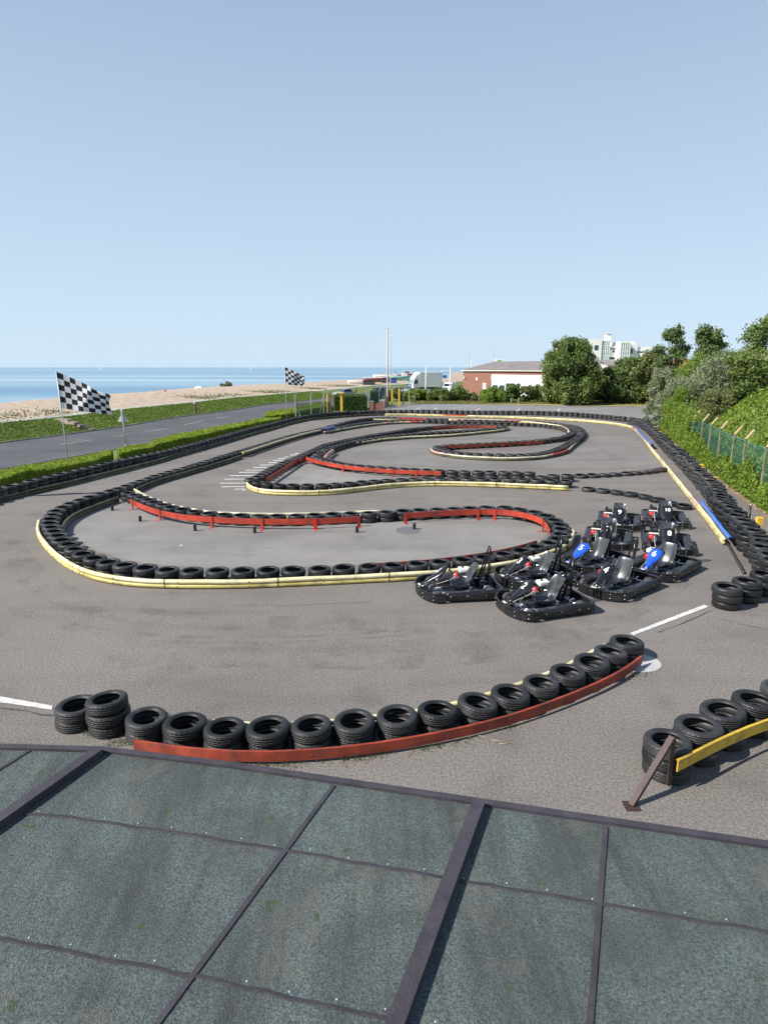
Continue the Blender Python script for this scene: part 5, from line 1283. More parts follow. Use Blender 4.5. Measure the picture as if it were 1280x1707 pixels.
o = leaf_mesh('ivy', pts, nr, .060, M['ivy'], flat=.5); tag(o, 'green ivy and creepers hanging in swathes over the right fence', 'ivy', None, 'stuff')

SG = 'shrubs on the right bank'
def bank_bush(px, y_top, Y, z0, r, m, label, n, leaf, seed, name='shrub', nb=20, rx=1.0):
    X_ = GX(px,Y); q_ = min(FLN, key=lambda p: (p-Vector((X_,Y,0))).length); s_ = (Vector((X_,Y,0))-q_).length
    z0 = bank_z(s_,Y)-.25 if Y < 62 else z0
    top = PD(px, y_top, Y).z; c = Vector((X_,Y,z0)); h = max(.8, top-z0); rs = np.random.RandomState(seed); blobs = []
    for i in range(nb):
        a_ = rs.uniform(0,6.28); u = rs.uniform(.1,1); br = r*rs.uniform(.22,.38); rr_ = (r-br*.5)*math.sqrt(max(0,1-(u*.9)**2))*rs.uniform(.3,1)
        blobs.append((rr_*math.cos(a_)*rx, rr_*math.sin(a_), h*u-br*.6, br, br, br*.95))
    root = empty(name, c, 0, label, 'shrub', SG)
    pts, nr = blob_points(blobs, n, .35); k = pts[:,2] > -.6; leaf_mesh('foliage', pts[k], nr[k], leaf, M[m], root, flat=.4, aspect=.35)
    tb = MB()
    for i in range(6): b_ = blobs[i]; tb.tube([(0,0,-.6),(b_[0]*.5,b_[1]*.5,b_[2]*.4),(b_[0],b_[1],b_[2])], [.07,.045,.015], 5)
    tb.build('stems', M['bark'], root); return root
bank_bush(1107,612,60,0.4,1.7,'leaf_c','silvery shrub at the far end of the green fence',9000,.10,31,rx=1)
bank_bush(1122,616,57,0.8,2.1,'leaf_c','pale grey-green shrub behind the leaning fence strut',10000,.10,32)
bank_bush(1150,610,54,1.6,2.6,'leaf_c','silvery willow-like shrub in the middle of the right bank',12000,.10,33)
bank_bush(1178,604,52,2.0,2.9,'leaf_c','large silvery shrub below the twin trees',15000,.10,34)
bank_bush(1205,593,50,2.4,3.2,'leaf_c','largest silvery shrub, top centre of the right bank',17000,.10,35)
bank_bush(1240,603,52,2.4,2.8,'leaf_b','dark green shrub beside the silvery one near the right edge',15000,.10,36)
bank_bush(1268,612,50,2.4,2.6,'leaf_a','mid green shrub under the edge tree',13000,.10,37)
bank_bush(1146,644,50,1.1,1.5,'leaf_e','bright creeper-covered bush behind the ivy fence',8000,.08,38)
bank_bush(1194,648,47,2.0,1.7,'leaf_d','olive bramble bush with pale leaves on the bank',10000,.08,39)
bank_bush(1224,652,46,2.2,1.6,'leaf_d','olive bramble bush with bare brown twigs',7000,.08,40)
bank_bush(1180,585,70,2.5,4.0,'leaf_e','sunlit yellow-green bush below the bare ridge',12000,.14,41,rx=1.3)
bank_bush(1218,586,66,2.5,3.4,'leaf_a','green bush capping the ridge on the right',10000,.14,42,rx=1.3)
# distant ridge with dry grass
ridge = MB(); ridge.smooth = True
ridge.grid(lambda u, v: (GX(1130,95)+u*34, 86+v*26, max(-.5, 8.3*math.sin(math.pi*min(1,max(0,u*.85+.12)))**.6*math.sin(math.pi*v)**.7-.3)), 20, 14)
o = ridge.build('hills', M['dry_grass']); o['kind'] = 'structure'

# leaning grey strut and bin, small markers along the path
q = P(1103,713); root = empty('gate_strut', q, 0, 'leaning grey gate strut among ivy at the fence end', 'gate')
mb = MB(); mb.bar((0,0,0),(.45,0,2.5),.09); mb.bar((.7,-.2,0),(.75,-.2,1.3),.12); mb.bar((.05,0,.9),(.7,-.2,.5),.06); mb.build('frame', M['concrete'], root)
q = P(1097,712); root = empty('litter_bin', q, 0, 'black cylindrical litter bin at the end of the right wall', 'bin')
mb = MB(); mb.lathe([(.001,0),(.25,0),(.29,.75),(.31,.78),(.31,.84),(.27,.84),(.26,.5)], 20); mb.build('body', M['black_plastic'], root)
mb = MB(); mb.lathe([(.30,.85),(.32,.90),(.2,1.0),(.001,1.02)], 20); mb.build('lid', M['dark_steel'], root)
YB = ['first small yellow marker block beyond the right wall, by the bin','small yellow marker block just below the bin','yellow marker block halfway along the right path','yellow marker block right of the path middle','yellow marker block nearest the camera beyond the right wall']
for (x,y,z), lab in zip([(1091,714,.55),(1099.5,722,.55),(1168,779,.5),(1190.5,801,.5),(1265,871,.6)], YB):
    c = P(x,y,z); root = empty('marker_block', (c.x+.10,c.y+.15,0), 0, lab, 'marker', 'yellow marker blocks behind the right wall')
    mb = MB(); mb.box(-.03,.03,-.03,.03,0,z); mb.build('stake', M['dark_steel'], root)
    mb = MB(); mb.box(-.10,.10,-.07,.07,z-.12,z+.14); mb.build('block', M['yellow_post'], root, bevel=.01)
c = P(1243,855,.8); root = empty('stake', (c.x+.2,c.y+.2,0), 0, 'short black stake standing behind the right wall', 'stake'); mb = MB(); mb.tube([(0,0,0),(.04,0,.98)], .045, 8); mb.build('shaft', M['dark_steel'], root)

# ---------------------------------------------------------------- posts, pillars and signs by the entrance
def cpost(px, Y, bend_y, tip, label, brace=None, thin=False):
    x = GX(px,Y); zb = PD(px,bend_y,Y).z; t_ = PD(tip[0],tip[1],Y)
    root = empty('fence_post', (x,Y,0), 0, label, 'fence post', 'cranked concrete fence posts')
    mb = MB(); mb.bar((0,0,0),(0,0,zb),.13); mb.build('shaft', M['concrete'], root)
    mb = MB(); mb.bar((0,0,zb-.02),(t_.x-x,0,t_.z),.12); mb.build('cranked_top', M['concrete'], root)
    if brace: mb = MB(); mb.bar((GX(brace,Y)-x,.1,0),(0,.1,zb*.88),.10); mb.build('brace', M['concrete'], root)
cpost(491.3,66,659,(496.7,652.7),'cranked concrete post with a brace, nearest the thin flagpole',499.5)
cpost(517.3,68,656,(521.7,651.6),'cranked concrete post, middle one of the left three')
cpost(538.8,70,654,(543.5,647.7),'cranked concrete post with a slanting brace beside the wooden post',530.5)
cpost(611,82,648.8,(613.8,643.8),'cranked concrete post at the right end of the tall hedge')
cpost(632,88,650,(635.6,645),'cranked concrete post behind the brick pillars')
# netting panels between the left posts
root = empty('net_fence', (0,0,0), 0, 'sagging green netting between the cranked concrete posts', 'fence')
mb = MB(); A = [Vector((GX(491.3,66),66.1,0)),Vector((GX(517.3,68),68.1,0)),Vector((GX(538.8,70),70.1,0)),Vector((GX(550,71),71.1,0))]
for a_, b_ in zip(A, A[1:]): mb.add([a_, b_, b_+Vector((0,0,1.7)), a_+Vector((0,0,1.7))], [(0,1,2,3)])
mb.build('netting', M['net'], root, recalc=False)
mb = MB(); a_ = Vector((GX(616,84),84,0)); b_ = Vector((GX(634,87),87,0)); mb.add([a_,b_,b_+Vector((0,0,2.3)),a_+Vector((0,0,2.3))],[(0,1,2,3)])
root = empty('net_fence', (0,0,0), 0, 'green netting panel between the thin post and the brick pillars', 'fence'); mb.build('netting', M['net'], root, recalc=False)
def post(px, Y, ytop, m, label, wd=.12, cap=None, name='post', group=None, rnd=False):
    x = GX(px,Y); z = PD(px,ytop,Y).z; root = empty(name, (x,Y,0), 0, label, 'post', group); mb = MB()
    if rnd: mb.cyl((0,0,0), wd/2, 0, z, 12)
    else: mb.box(-wd/2,wd/2,-wd/2,wd/2,0,z)
    mb.build('shaft', m, root)
    if cap: mb = MB(); mb.box(-cap/2,cap/2,-cap/2,cap/2,z+.002,z+.16); mb.build('cap', m, root, bevel=.02)
YG = 'yellow entrance posts'
post(545.3,74,658,M['yellow_post'],'yellow post half hidden behind the wooden fence post',.18,group=YG,name='yellow_post',rnd=True)
post(568.6,76,656,M['yellow_post'],'yellow post with a broad cap in front of the tall hedge',.26,.62,name='yellow_post',group=YG)
post(653.3,90,647.5,M['yellow_post'],'left one of the pair of tall yellow posts',.25,name='yellow_post',group=YG)
post(665.2,91,647,M['yellow_post'],'right one of the pair of tall yellow posts',.25,name='yellow_post',group=YG)
post(550,71,655,M['wood'],'weathered wooden post left of the tall hedge',.22,name='wooden_post')
post(615.6,83,648,M['lamp_grey'],'thin pale post beside the cranked post at the hedge end',.10,name='metal_post')
post(642.5,86,647,M['wood'],'dark wooden post right of the brick pillars',.24,name='wooden_post')
post(672,93,645,M['concrete'],'plain grey concrete post left of the blue sign',.2,name='concrete_post')
post(687,94,660,M['wood'],'short wooden stake right of the blue sign',.14,name='wooden_stake')
post(692.5,94,645,M['wood'],'tall thin brown stake right of the blue sign',.12,name='wooden_stake')
for x,yb,yt,lab in ((799,669.5,662,'short pale stake in the bushes below the brick gable'),(853,673,663.5,'left pale stake below the white shopfront'),(865.5,673.5,663.5,'right pale stake below the white shopfront')):
    Y = P(x,yb).y; post(x,Y,yt,M['concrete'],lab,.13,name='stake')
Y = 92; x = GX(682,Y); root = empty('blue_sign', (x,Y,0), 0, 'blue notice sign on a thin post in front of the bushes', 'sign')
mb = MB(); mb.cyl((0,0,0), .045, 0, PD(682,640,Y).z, 10); mb.build('post', M['lamp_grey'], root)
z = PD(682,643.3,Y).z; mb = MB(); mb.box(-.33,.33,-.07,-.05,z-.28,z+.28); mb.build('sign_panel', M['sign_blue'], root, bevel=.01)
mb = MB(); mb.box(-.22,.22,-.078,-.072,z-.03,z+.10); mb.build('white_stripe', M['white_plastic'], root)
# low brick walls
Yw = 80; root = empty('brick_pillars', (GX(629,Yw),Yw,0), 0, 'low red brick wall with two stubby pillars by the entrance', 'wall')
mb = MB(); zt = PD(629,671.5,Yw).z; mb.box(-.50,.35,-.1,.1,0,zt); mb.build('low_wall', M['brick'], root)
for dx, yy in ((-.72,669.2),(.55,669.0)):
    mb = MB(); zt = PD(629,yy,Yw).z; mb.box(dx-.22,dx+.22,-.22,.22,0,zt); mb.build('pillar', M['brick'], root)
    mb = MB(); mb.box(dx-.26,dx+.26,-.26,.26,zt+.002,zt+.07); mb.build('coping', M['concrete'], root)
q = PD(639,664,88); root = empty('stone_block', (q.x,88,0), 0, 'rough pale stone block behind the brick pillars', 'block'); mb = MB(); mb.box(-.5,.5,-.3,.3,0,1.0); mb.build('body', M['concrete'], root, bevel=.08)

# street lamps
def lamp(px, Y, ytop, label, m, group, arm=-.6, rr_=.09, head=True, double=False):
    x = GX(px,Y); z = PD(px,ytop,Y).z; root = empty('street_lamp', (x,Y,0), 0, label, 'street lamp', group)
    mb = MB(); mb.tube([(0,0,0),(0,0,z*.2),(0,0,z)], [rr_*1.5,rr_,rr_*.7], 8); mb.build('column', m, root)
    mb = MB(); mb.tube([(0,0,z-.05),(arm,0,z+.02)], rr_*.5, 6); mb.box(min(arm,arm*1.8),max(arm,arm*1.8),-.12,.12,z-.04,z+.09); mb.build('lamp_head', M['lamp_white'], root, bevel=.02)
LG = 'tall roadside lamp columns'
lamp(645.8,92,546.5,'tallest street lamp column in the middle of the picture',M['lamp_grey'],LG,-.45,.14)
lamp(650.8,114,559.8,'second tall street lamp column just right of the tallest',M['lamp_grey'],LG,.40,.10)
lamp(709.5,112,612,'short white lamp post in front of the lorry',M['lamp_white'],'short white lamp posts',.35,.09)
lamp(749.8,114,612,'short white lamp post in front of the white van',M['lamp_white'],'short white lamp posts',.35,.09)
lamp(780,166,582,'distant street lamp left of the brick building roof',M['lamp_grey'],'distant lamp columns',.5,.10)
lamp(784.5,190,600,'thin distant pole beside the lamp left of the brick roof',M['lamp_white'],'distant lamp columns',.1,.06)
lamp(819.7,160,576.5,'distant street lamp above the brick building roof',M['lamp_grey'],'distant lamp columns',-.5,.11)
lamp(884.5,218,587,'faint distant street lamp beside the tiled house roof',M['lamp_grey'],'distant lamp columns',.5,.10)

# ---------------------------------------------------------------- vehicles
def car(px, base_y, Y, heading, m, label, L=4.1, W=1.75, H=1.45, kind='hatch'):
    x = GX(px,Y); root = empty('parked_car' if kind != 'van' else 'white_van', (x,Y,0), R(heading), label, 'car' if kind != 'van' else 'van', 'vehicles beyond the track')
    if kind == 'van': prof = [(-L/2,.35),(-L/2,H*.95),(-L/2+.15,H),(L*.18,H),(L*.30,H*.92),(L*.40,H*.60),(L/2-.05,H*.48),(L/2,.35)]
    else: prof = [(-L/2,.35),(-L/2+.05,.85),(-L*.40,.95),(-L*.32,H*.97),(-L*.22,H),(L*.02,H*.99),(L*.20,.95),(L/2-.15,.80),(L/2,.55),(L/2,.35)]
    mb = MB(); mb.prism([(a_,b_) for a_,b_ in prof], -W/2, W/2, Matrix.Rotation(R(90),4,'X')); mb.build('body', m, root, bevel=.06)
    zt = H*.93; zb = .95 if kind != 'van' else H*.60
    for s in (-1,1):
        mb = MB(); x0, x1 = (-L*.30, L*.05) if kind != 'van' else (L*.08, L*.28)
        mb.box(x0,x1,s*(W/2)-.01,s*(W/2)+.012,zb,zt); mb.build('side_window', M['car_glass'], root)
    mb = MB()
    if kind == 'van': mb.bar((L*.395,0,H*.62),(L*.315,0,H*.89),W*.86,.03,up=(1,0,0))
    else: mb.bar((L*.195,0,.99),(L*.045,0,H*.96),W*.84,.03,up=(1,0,0))
    mb.build('windscreen', M['car_glass'], root)
    if kind != 'van': mb = MB(); mb.bar((-L*.405,0,.98),(-L*.335,0,H*.93),W*.80,.03,up=(1,0,0)); mb.build('rear_window', M['car_glass'], root)
    for sx in (-.31,.32):
        for s in (-1,1):
            Mx = Matrix.Translation((L*sx,s*(W/2-.08),.32))@Matrix.Rotation(R(90),4,'X'); mb = MB(); mb.lathe([(.19,-.1),(.32,-.1),(.32,.1),(.19,.1)], 18, Mx, closed=True); wt = mb.build('wheel', M['car_tyre'], root)
            mb = MB(); mb.lathe([(.001,-.07),(.19,-.08),(.19,.08),(.001,.07)], 14, Mx); mb.build('rim', M['alu'], wt)
    for s in (-1,1):
        mb = MB(); mb.box(L/2-.06,L/2+.012,s*W*.36-.14,s*W*.36+.14,.58,.72); mb.build('headlight', M['head'], root)
        mb = MB(); mb.box(-L/2-.012,-L/2+.05,s*W*.40-.10,s*W*.40+.10,.65,.85); mb.build('tail_light', M['tail'], root)
    return root
car(573,658,119,205,M['car_silver'],'silver-blue hatchback on the road left of the tall hedge',3.9,1.7,1.5)
car(631,664,116,110,M['car_blue'],'dark blue car behind the cranked posts',4.6,2.0,1.9)
car(658,650,132,190,M['car_silver'],'silver estate car behind the tall yellow posts',4.2,1.7,1.45)
car(749,646,142,250,M['car_white'],'white van facing the camera beside the white lamp post',4.6,1.9,2.1,'van')
car(681,650,130,200,M['car_white'],'white car in front of the lorry cab',3.4,1.7,1.3)
# lorry
Y = 146; root = empty('box_lorry', (GX(706,Y),Y,0), R(205), 'white box lorry parked beyond the bushes', 'lorry')
mb = MB(); mb.box(-4.2,1.7,-1.25,1.25,1.0,4.3); mb.build('cargo_box', M['grey_box'], root, bevel=.04)
mb = MB(); mb.prism([(1.75,.5),(1.75,3.9),(2.1,4.0),(3.0,2.9),(3.25,1.6),(3.3,.5)], -1.15,1.15, Matrix.Rotation(R(90),4,'X')); cb = mb.build('cab', M['car_white'], root, bevel=.05)
mb = MB(); mb.bar((3.24,0,1.75),(3.05,0,2.75),2.0,.05,up=(1,0,0)); mb.build('windscreen', M['glass_pale'], root)
mb = MB(); mb.box(1.70,1.745,-1.22,1.22,1.0,4.25); mb.build('box_front', M['car_white'], root)
for s in (-1,1):
    mb = MB(); mb.box(2.1,2.9,s*1.15-.01,s*1.15+.02,1.8,2.6); mb.build('side_window', M['car_glass'], root)
    mb = MB(); mb.box(2.95,3.1,s*1.35-.12,s*1.35+.12,1.7,2.3); mb.build('mirror', M['black_plastic'], root)
    for x in (-3,2.4):
        Mx = Matrix.Translation((x,s*1.05,.48))@Matrix.Rotation(R(90),4,'X'); mb = MB(); mb.lathe([(.25,-.15),(.48,-.15),(.48,.15),(.25,.15)],18,Mx,closed=True); mb.lathe([(.001,-.1),(.25,-.1),(.25,.1),(.001,.1)],14,Mx); mb.build('wheel', M['car_tyre'], root)
    mb = MB(); mb.box(3.26,3.33,s*.85-.18,s*.85+.18,.8,1.0); mb.build('headlight', M['head'], root)
mb = MB(); mb.box(-4.1,2.0,-.9,.9,.6,.98); mb.build('chassis', M['dark_steel'], root)
# green stall cover, kiosk, boats, huts
Y = 118; root = empty('covered_trailer', (GX(737,Y),Y,0), 0, 'low trailer under a green tarpaulin with a pale top', 'trailer')
mb = MB(); mb.box(-.95,.95,-.6,.6,.5,1.65); mb.build('tarpaulin', M['tarp_green'], root, bevel=.08)
mb = MB(); mb.box(-.9,.9,-.55,.55,1.652,1.85); mb.build('pale_top', M['sky_blue'], root, bevel=.05)
Y = 250; root = empty('beach_kiosk', (GX(741,Y),Y,0), 0, 'pale blue and white beach kiosk on the shingle', 'kiosk')
mb = MB(); mb.box(-1.2,2.0,-1.5,1.5,0,3.8); mb.build('wall', M['sky_blue'], root); mb = MB(); mb.box(-3.2,-1.25,-1.4,1.4,0,2.6); mb.build('annex', M['white_wall'], root)
mb = MB(); mb.box(-.9,.6,-1.55,-1.49,.3,2.4); mb.build('door', M['boat_blue'], root); mb = MB(); mb.box(-1.35,2.15,-1.65,1.65,3.802,4.0); mb.build('roof', M['white_wall'], root)
def boat(px, Y, L, hullm, label, z=1.0, head=5, cabin=None, H=1.1):
    root = empty('fishing_boat', (GX(px,Y),Y,z), R(head), label, 'boat', 'boats drawn up on the beach'); mb = MB(); mb.smooth = True
    NU, NV_ = 11, 9
    def f(u, v):
        x = -L/2+L*u; w_ = (L*.17)*math.sin(math.pi*min(1,(u*.82+.18)))**.6 if u < 1 else .02; w_ = max(.03,w_*(1 if u < .75 else (1-(u-.75)/.25)**.6)); t = -1+2*v
        return (x, w_*t, H*(abs(t)**1.8)*(1+.35*max(0,u-.6))+.02)
    mb.grid(f, NU, NV_); hu = mb.build('hull', hullm, root, recalc=False); so = hu.modifiers.new('s','SOLIDIFY'); so.thickness = .06
    mb = MB(); mb.tube([f(i/10,0) for i in range(11)], .06, 6); mb.tube([f(i/10,1) for i in range(11)], .06, 6); mb.build('gunwale', M['boat_white'], root)
    if cabin: mb = MB(); mb.box(L*.05,L*.28,-L*.09,L*.09,.3,H+1.0); mb.build('cabin', cabin, root, bevel=.05)
boat(597,170,5.5,M['boat_white'],'white dinghy at the left end of the beached boats',.8,0,H=1.1)
boat(628,186,7.5,M['boat_red'],'dark red boat with a white stripe behind the black shed',.9,4,H=1.5)
boat(643,215,8.5,M['boat_white'],'long white boat lying across behind the sheds',1.3,-3,H=1.6)
boat(668,205,7,M['boat_green'],'white and green boat right of the blue container',1.0,8,M['boat_white'],H=1.6)
boat(673,235,7,M['boat_red'],'red boat on the shingle right of the lamp columns',1.3,3,M['boat_red'],H=1.6)
def hut(px, Y, wd, H, m, label, z=.9, d=1.8):
    root = empty('storage_box', (GX(px,Y),Y,z), R(4), label, 'container', 'storage boxes on the beach'); mb = MB(); mb.box(-wd/2,wd/2,-d/2,d/2,0,H); mb.build('body', m, root, bevel=.04)
    mb = MB(); mb.box(-wd/2-.08,wd/2+.08,-d/2-.08,d/2+.08,H+.002,H+.1); mb.build('lid', M['dark_box'], root)
hut(615,162,3.0,1.25,M['dark_box'],'long low black shed beside the white dinghy')
hut(640.5,178,1.6,1.5,M['dark_box'],'small dark box between the red boat and the lamp column')
hut(655,178,1.9,1.5,M['boat_blue'],'dark blue container right of the lamp columns')
q = PD(661,616,205); root = empty('winch_arm', (q.x,205,1), 0, 'thin dark winch arm above the green boat', 'winch'); mb = MB(); mb.bar((0,0,0),(0,0,2.6),.12); mb.bar((0,0,2.6),(-.9,0,3.6),.12); mb.build('arm', M['dark_steel'], root)
# things on the beach
q = PD(324.3,660,62); root = empty('promenade_bollard', (PD(324.3,666,62).x,62,.98), 0, 'dark bollard standing on the edge of the promenade path', 'bollard'); mb = MB(); mb.cyl((0,0,0), .13, 0, .95, 12, .12); mb.build('shaft', M['wood'], root); mb = MB(); mb.cyl((0,0,0), .15, .952, 1.08, 12); mb.build('cap', M['sign_back'], root)
Y = 92; root = empty('lifebuoy_post', (GX(607.3-332.5,Y),Y,1.0), 0, 'thin post with a red lifebuoy box on the shingle', 'post'); mb = MB(); mb.tube([(0,0,0),(0,0,1.4)], .04, 6); mb.build('shaft', M['lamp_white'], root); mb = MB(); mb.box(-.09,.09,-.06,.06,.95,1.35); mb.build('box', M['bright_red'], root)
Y = 110; root = empty('promenade_post', (GX(593.7,Y),Y,.95), 0, 'dark post beside the path before the beached boats', 'post'); mb = MB(); mb.box(-.12,.12,-.12,.12,0,1.0); mb.build('shaft', M['wood'], root)
Y = 150; root = empty('upturned_dinghy', (GX(331,Y),Y,.6), 0, 'small white upturned dinghy on the shingle', 'boat'); mb = MB(); mb.smooth = True
mb.grid(lambda u,v: (-1.1+2.2*u, .5*math.sin(math.pi*u)**.5*(-1+2*v), .45*math.sin(math.pi*u)**.5*(1-(-1+2*v)**2)**.5), 12, 9); mb.build('hull', M['boat_white'], root, recalc=False)
bb = bush(377,646,20,637.5,'leaf_c','lone grey-green bush on the shingle beach','bushes on the beach',2500,.18,seed=51,depth=1.0); bb.location.z = .2
# sea boats
for px, Y, s, lab in ((171,2200,1.0,'tiny white sailing boat on the sea near the big flag'),(419,2600,1.3,'tiny white sailing boat on the horizon left of the thin flag')):
    root = empty('sailing_boat', (GX(px,Y),Y,-1.4), 0, lab, 'boat', 'sailing boats at sea'); mb = MB(); mb.prism([(-3*s,1),(3*s,1),(2.2*s,0),(-2.2*s,0)], -1,1, Matrix.Rotation(R(90),4,'X')); mb.build('hull', M['boat_white'], root)
    mb = MB(); mb.prism([(0,1.2),(3*s,1.2),(0,9*s)], -.05,.05, Matrix.Rotation(R(90),4,'X')); mb.prism([(-.3,1.2),(-2.6*s,1.2),(-.3,7*s)], -.05,.05, Matrix.Rotation(R(90),4,'X')); mb.build('sail', M['boat_white'], root)
M['step'] = mat('step_stone', (.30,.24,.19), .9, .25, 2, world=True)
# steps in the bank
mb_p = [PD(99,698,50),PD(150,716,44.5)]
A = Vector((PD(106,697.5,48).x,48,0)); root = empty('bank_steps', (0,0,0), 0, 'flight of five stone steps down the grass bank beneath the flag', 'steps')
tpx = [(107,698.0),(118,702.8),(127,706.8),(134,710.2),(143.5,713.8)]
zs = [.95,.75,.55,.36,.17]
for (x,y), z in zip(tpx, zs):
    c = P(x,y,z+.03); mb = MB(); Mx = Matrix.Translation(c)@Matrix.Rotation(R(-28),4,'Z'); mb.box(-.85,.85,-.30,.30,-.22,.0,Mx); mb.build('step', M['step'], root)
mb = MB()
for s in ((-.75,1.0),): pass
c0 = P(107,698,.97); c1 = P(143.5,714,.2)
# grass blades on bank and verges, tufts on the beach
pts = []; nr = []
Fe = walk(far_edge[1:9], 1.0); Bt = resample(bank_top[1:9], len(Fe))
for k in range(60000):
    i = random.randrange(len(Fe)-1); f = random.random(); a_ = Fe[i].lerp(Fe[i+1], f); b_ = Bt[i].lerp(Bt[i+1], f); t = random.random(); q = a_.lerp(b_, t)
    if any(abs(q.x-P(x_,y_,z_).x) < .9 and abs(q.y-P(x_,y_,z_).y) < .35 for (x_,y_), z_ in zip(tpx, zs)): continue
    pts.append((q.x,q.y,q.z+random.random()*.10)); nr.append((0,0,1))
o = leaf_mesh('bank_grass', pts, nr, .10, M['blades'], flat=.1, aspect=.3); tag(o, 'rough green grass covering the bank between road and promenade', 'grass', None, 'stuff')
pts = []
for k in range(9000):
    i = random.randrange(0, 40); a_ = pf2[min(len(pf2)-1, 14+int(i*.8))]; t = abs(random.gauss(0,.05))+.015; s_ = math.sin(a_.y*.35)+math.sin(a_.y*.13+1)
    if s_ < .1: continue
    q = beachfn(14+int(i*.8), min(.2,t)); pts.append((q[0]+random.gauss(0,1),q[1]+random.gauss(0,1.6),q[2]+random.random()*.12))
o = leaf_mesh('shingle_tufts', pts, [(0,0,1)]*len(pts), .13, M['leaf_d'], flat=.1, aspect=.4); tag(o, 'scattered low tufts growing at the landward edge of the shingle', 'vegetation', None, 'stuff')
pts = []
for k in range(14000):
    x = random.uniform(690,1085); y = random.uniform(668,673.5)+max(0,(x-900)*.01); q = P(x,y); pts.append((q.x,q.y,random.random()*.15))
o = leaf_mesh('verge_grass', pts, [(0,0,1)]*len(pts), .12, leafmat('verge_blades', [(.3,(.10,.12,.03)),(.7,(.28,.26,.09))], .5, .3), flat=.1, aspect=.3); tag(o, 'dry yellowish grass on the verge beyond the car park', 'grass', None, 'stuff')

# ---------------------------------------------------------------- buildings
# long brick hall
YL, YR = 138, 104
A = Vector((GX(771.5,YL),YL,0)); B = Vector((GX(1018,YR),YR,0)); d = (B-A).normalized(); L = (B-A).length; ang = math.atan2(d.y,d.x)
root = empty('brick_hall', A, ang, 'long low red brick hall with a grey roof and white shopfront', 'building')
EZ = 4.55; RZ = 6.6; DP = 12
mb = MB(); mb.box(0,L,0,DP,0,EZ); mb.build('wall', M['brick'], root)
mb = MB(); mb.add([(-.3,-.4,EZ+.25),(L+.3,-.4,EZ+.25),(L+.3,DP+.4,EZ+.25),(-.3,DP+.4,EZ+.25),(2.9,DP/2,RZ),(L-2.9,DP/2,RZ)],[(0,1,5,4),(1,2,5),(2,3,4,5),(3,0,4),(0,3,2,1)]); mb.build('roof', M['roof_felt'], root)
mb = MB(); mb.box(-.35,L+.35,-.45,DP+.45,EZ+.11,EZ+.245); mb.build('fascia', M['fascia'], root)
def hx(px):   # local x of a photo column on the front wall
    best = min((abs(pxof(A+d*s, 3)-px), s) for s in np.linspace(0,L,400)); return best[1]
x0, x1 = hx(820), hx(910)
mb = MB(); mb.box(x0,x1,-.16,-.003,2.75,3.95); mb.build('signboard', M['white_wall'], root)
mb = MB(); mb.box(x0+.05,x1,-.10,-.003,.02,2.74); mb.build('shutter', mat('white_shutter', (.66,.68,.70), .6, .05, 1), root)
for k in range(7):
    xa = x0+.4+k*(x1-x0-.6)/7; mb = MB(); mb.box(xa,xa+(x1-x0)/7*.72,-.14,-.102,.9,1.9); mb.build('window', M['glass'], root)
xd = hx(808); mb = MB(); mb.box(xd-.5,xd+.5,-.06,-.003,0,2.25); mb.build('door', M['white_plastic'], root)
xd = hx(795); mb = MB(); mb.box(xd-.28,xd+.28,-.08,-.003,2.75,3.3); mb.build('notice_box', M['white_plastic'], root)
xd = hx(775); mb = MB(); mb.box(xd-.15,xd+.2,-.35,-.003,3.1,3.4); mb.build('floodlight', M['white_plastic'], root)
xd = hx(1010); mb = MB(); mb.tube([(xd-2,1.0,EZ+1.1),(xd+.6,-.9,EZ+.7)], .35, 14); mb.build('duct', M['white_plastic'], root)
# chain of pale fence behind the bushes
root = empty('paling_fence', (0,0,0), 0, 'pale paling fence behind the bushes near the big tree', 'fence'); mb = MB()
a_ = Vector((GX(900,103),103,0)); b_ = Vector((GX(1075,98),98,0)); n = 60
for k in range(n):
    q = a_.lerp(b_, k/n); mb.box(q.x-.06,q.x+.06,q.y-.02,q.y+.02,0,1.9)
mb.build('palings', M['concrete'], root); mb = MB(); mb.bar(a_+Vector((0,.05,1.6)), b_+Vector((0,.05,1.6)), .06,.1); mb.bar(a_+Vector((0,.05,.5)), b_+Vector((0,.05,.5)), .06,.1); mb.build('rails', M['concrete'], root)
# tiled house roof left of the tree
Y = 175; root = empty('tiled_house', (GX(925,Y),Y,0), 0, 'house with a brown hipped tile roof half hidden by the big tree', 'house')
mb = MB(); mb.box(-2.5,7,-3,5,0,6.2); mb.build('wall', M['brick'], root); mb = MB(); mb.add([(-3.1,-3.5,6.2),(7.6,-3.5,6.2),(7.6,5.5,6.2),(-3.1,5.5,6.2),(1.2,1,9.3),(3.8,1,9.3)],[(0,1,5,4),(1,2,5),(2,3,4,5),(3,0,4)]); mb.build('roof', M['tile_roof'], root)
# service station sign
Y = 172; root = empty('garage_sign', (GX(830.5,Y),Y,0), 0, 'white sign panel with a green flower emblem above the brick roof', 'sign')
zt = PD(830,598.5,Y).z; mb = MB(); mb.box(-1.1,1.1,-.2,.2,0,zt); mb.build('panel', M['white_plastic'], root, bevel=.08)
zc = PD(830,604.6,Y).z; mb = MB()
poly = []
for k in range(36): t = 2*math.pi*k/36; rr_ = .78*(1+.12*math.cos(18*t)); poly.append((rr_*math.cos(t), zc+rr_*math.sin(t)))
mb.prism(poly, .201,.22, Matrix.Rotation(R(90),4,'X')); em = mb.build('emblem', M['sign_green'], root)
mb = MB(); mb.prism([(.42*math.cos(2*math.pi*k/20), zc+.42*math.sin(2*math.pi*k/20)) for k in range(20)], .221,.235, Matrix.Rotation(R(90),4,'X')); mb.build('emblem_centre', M['yellow_post'], em)
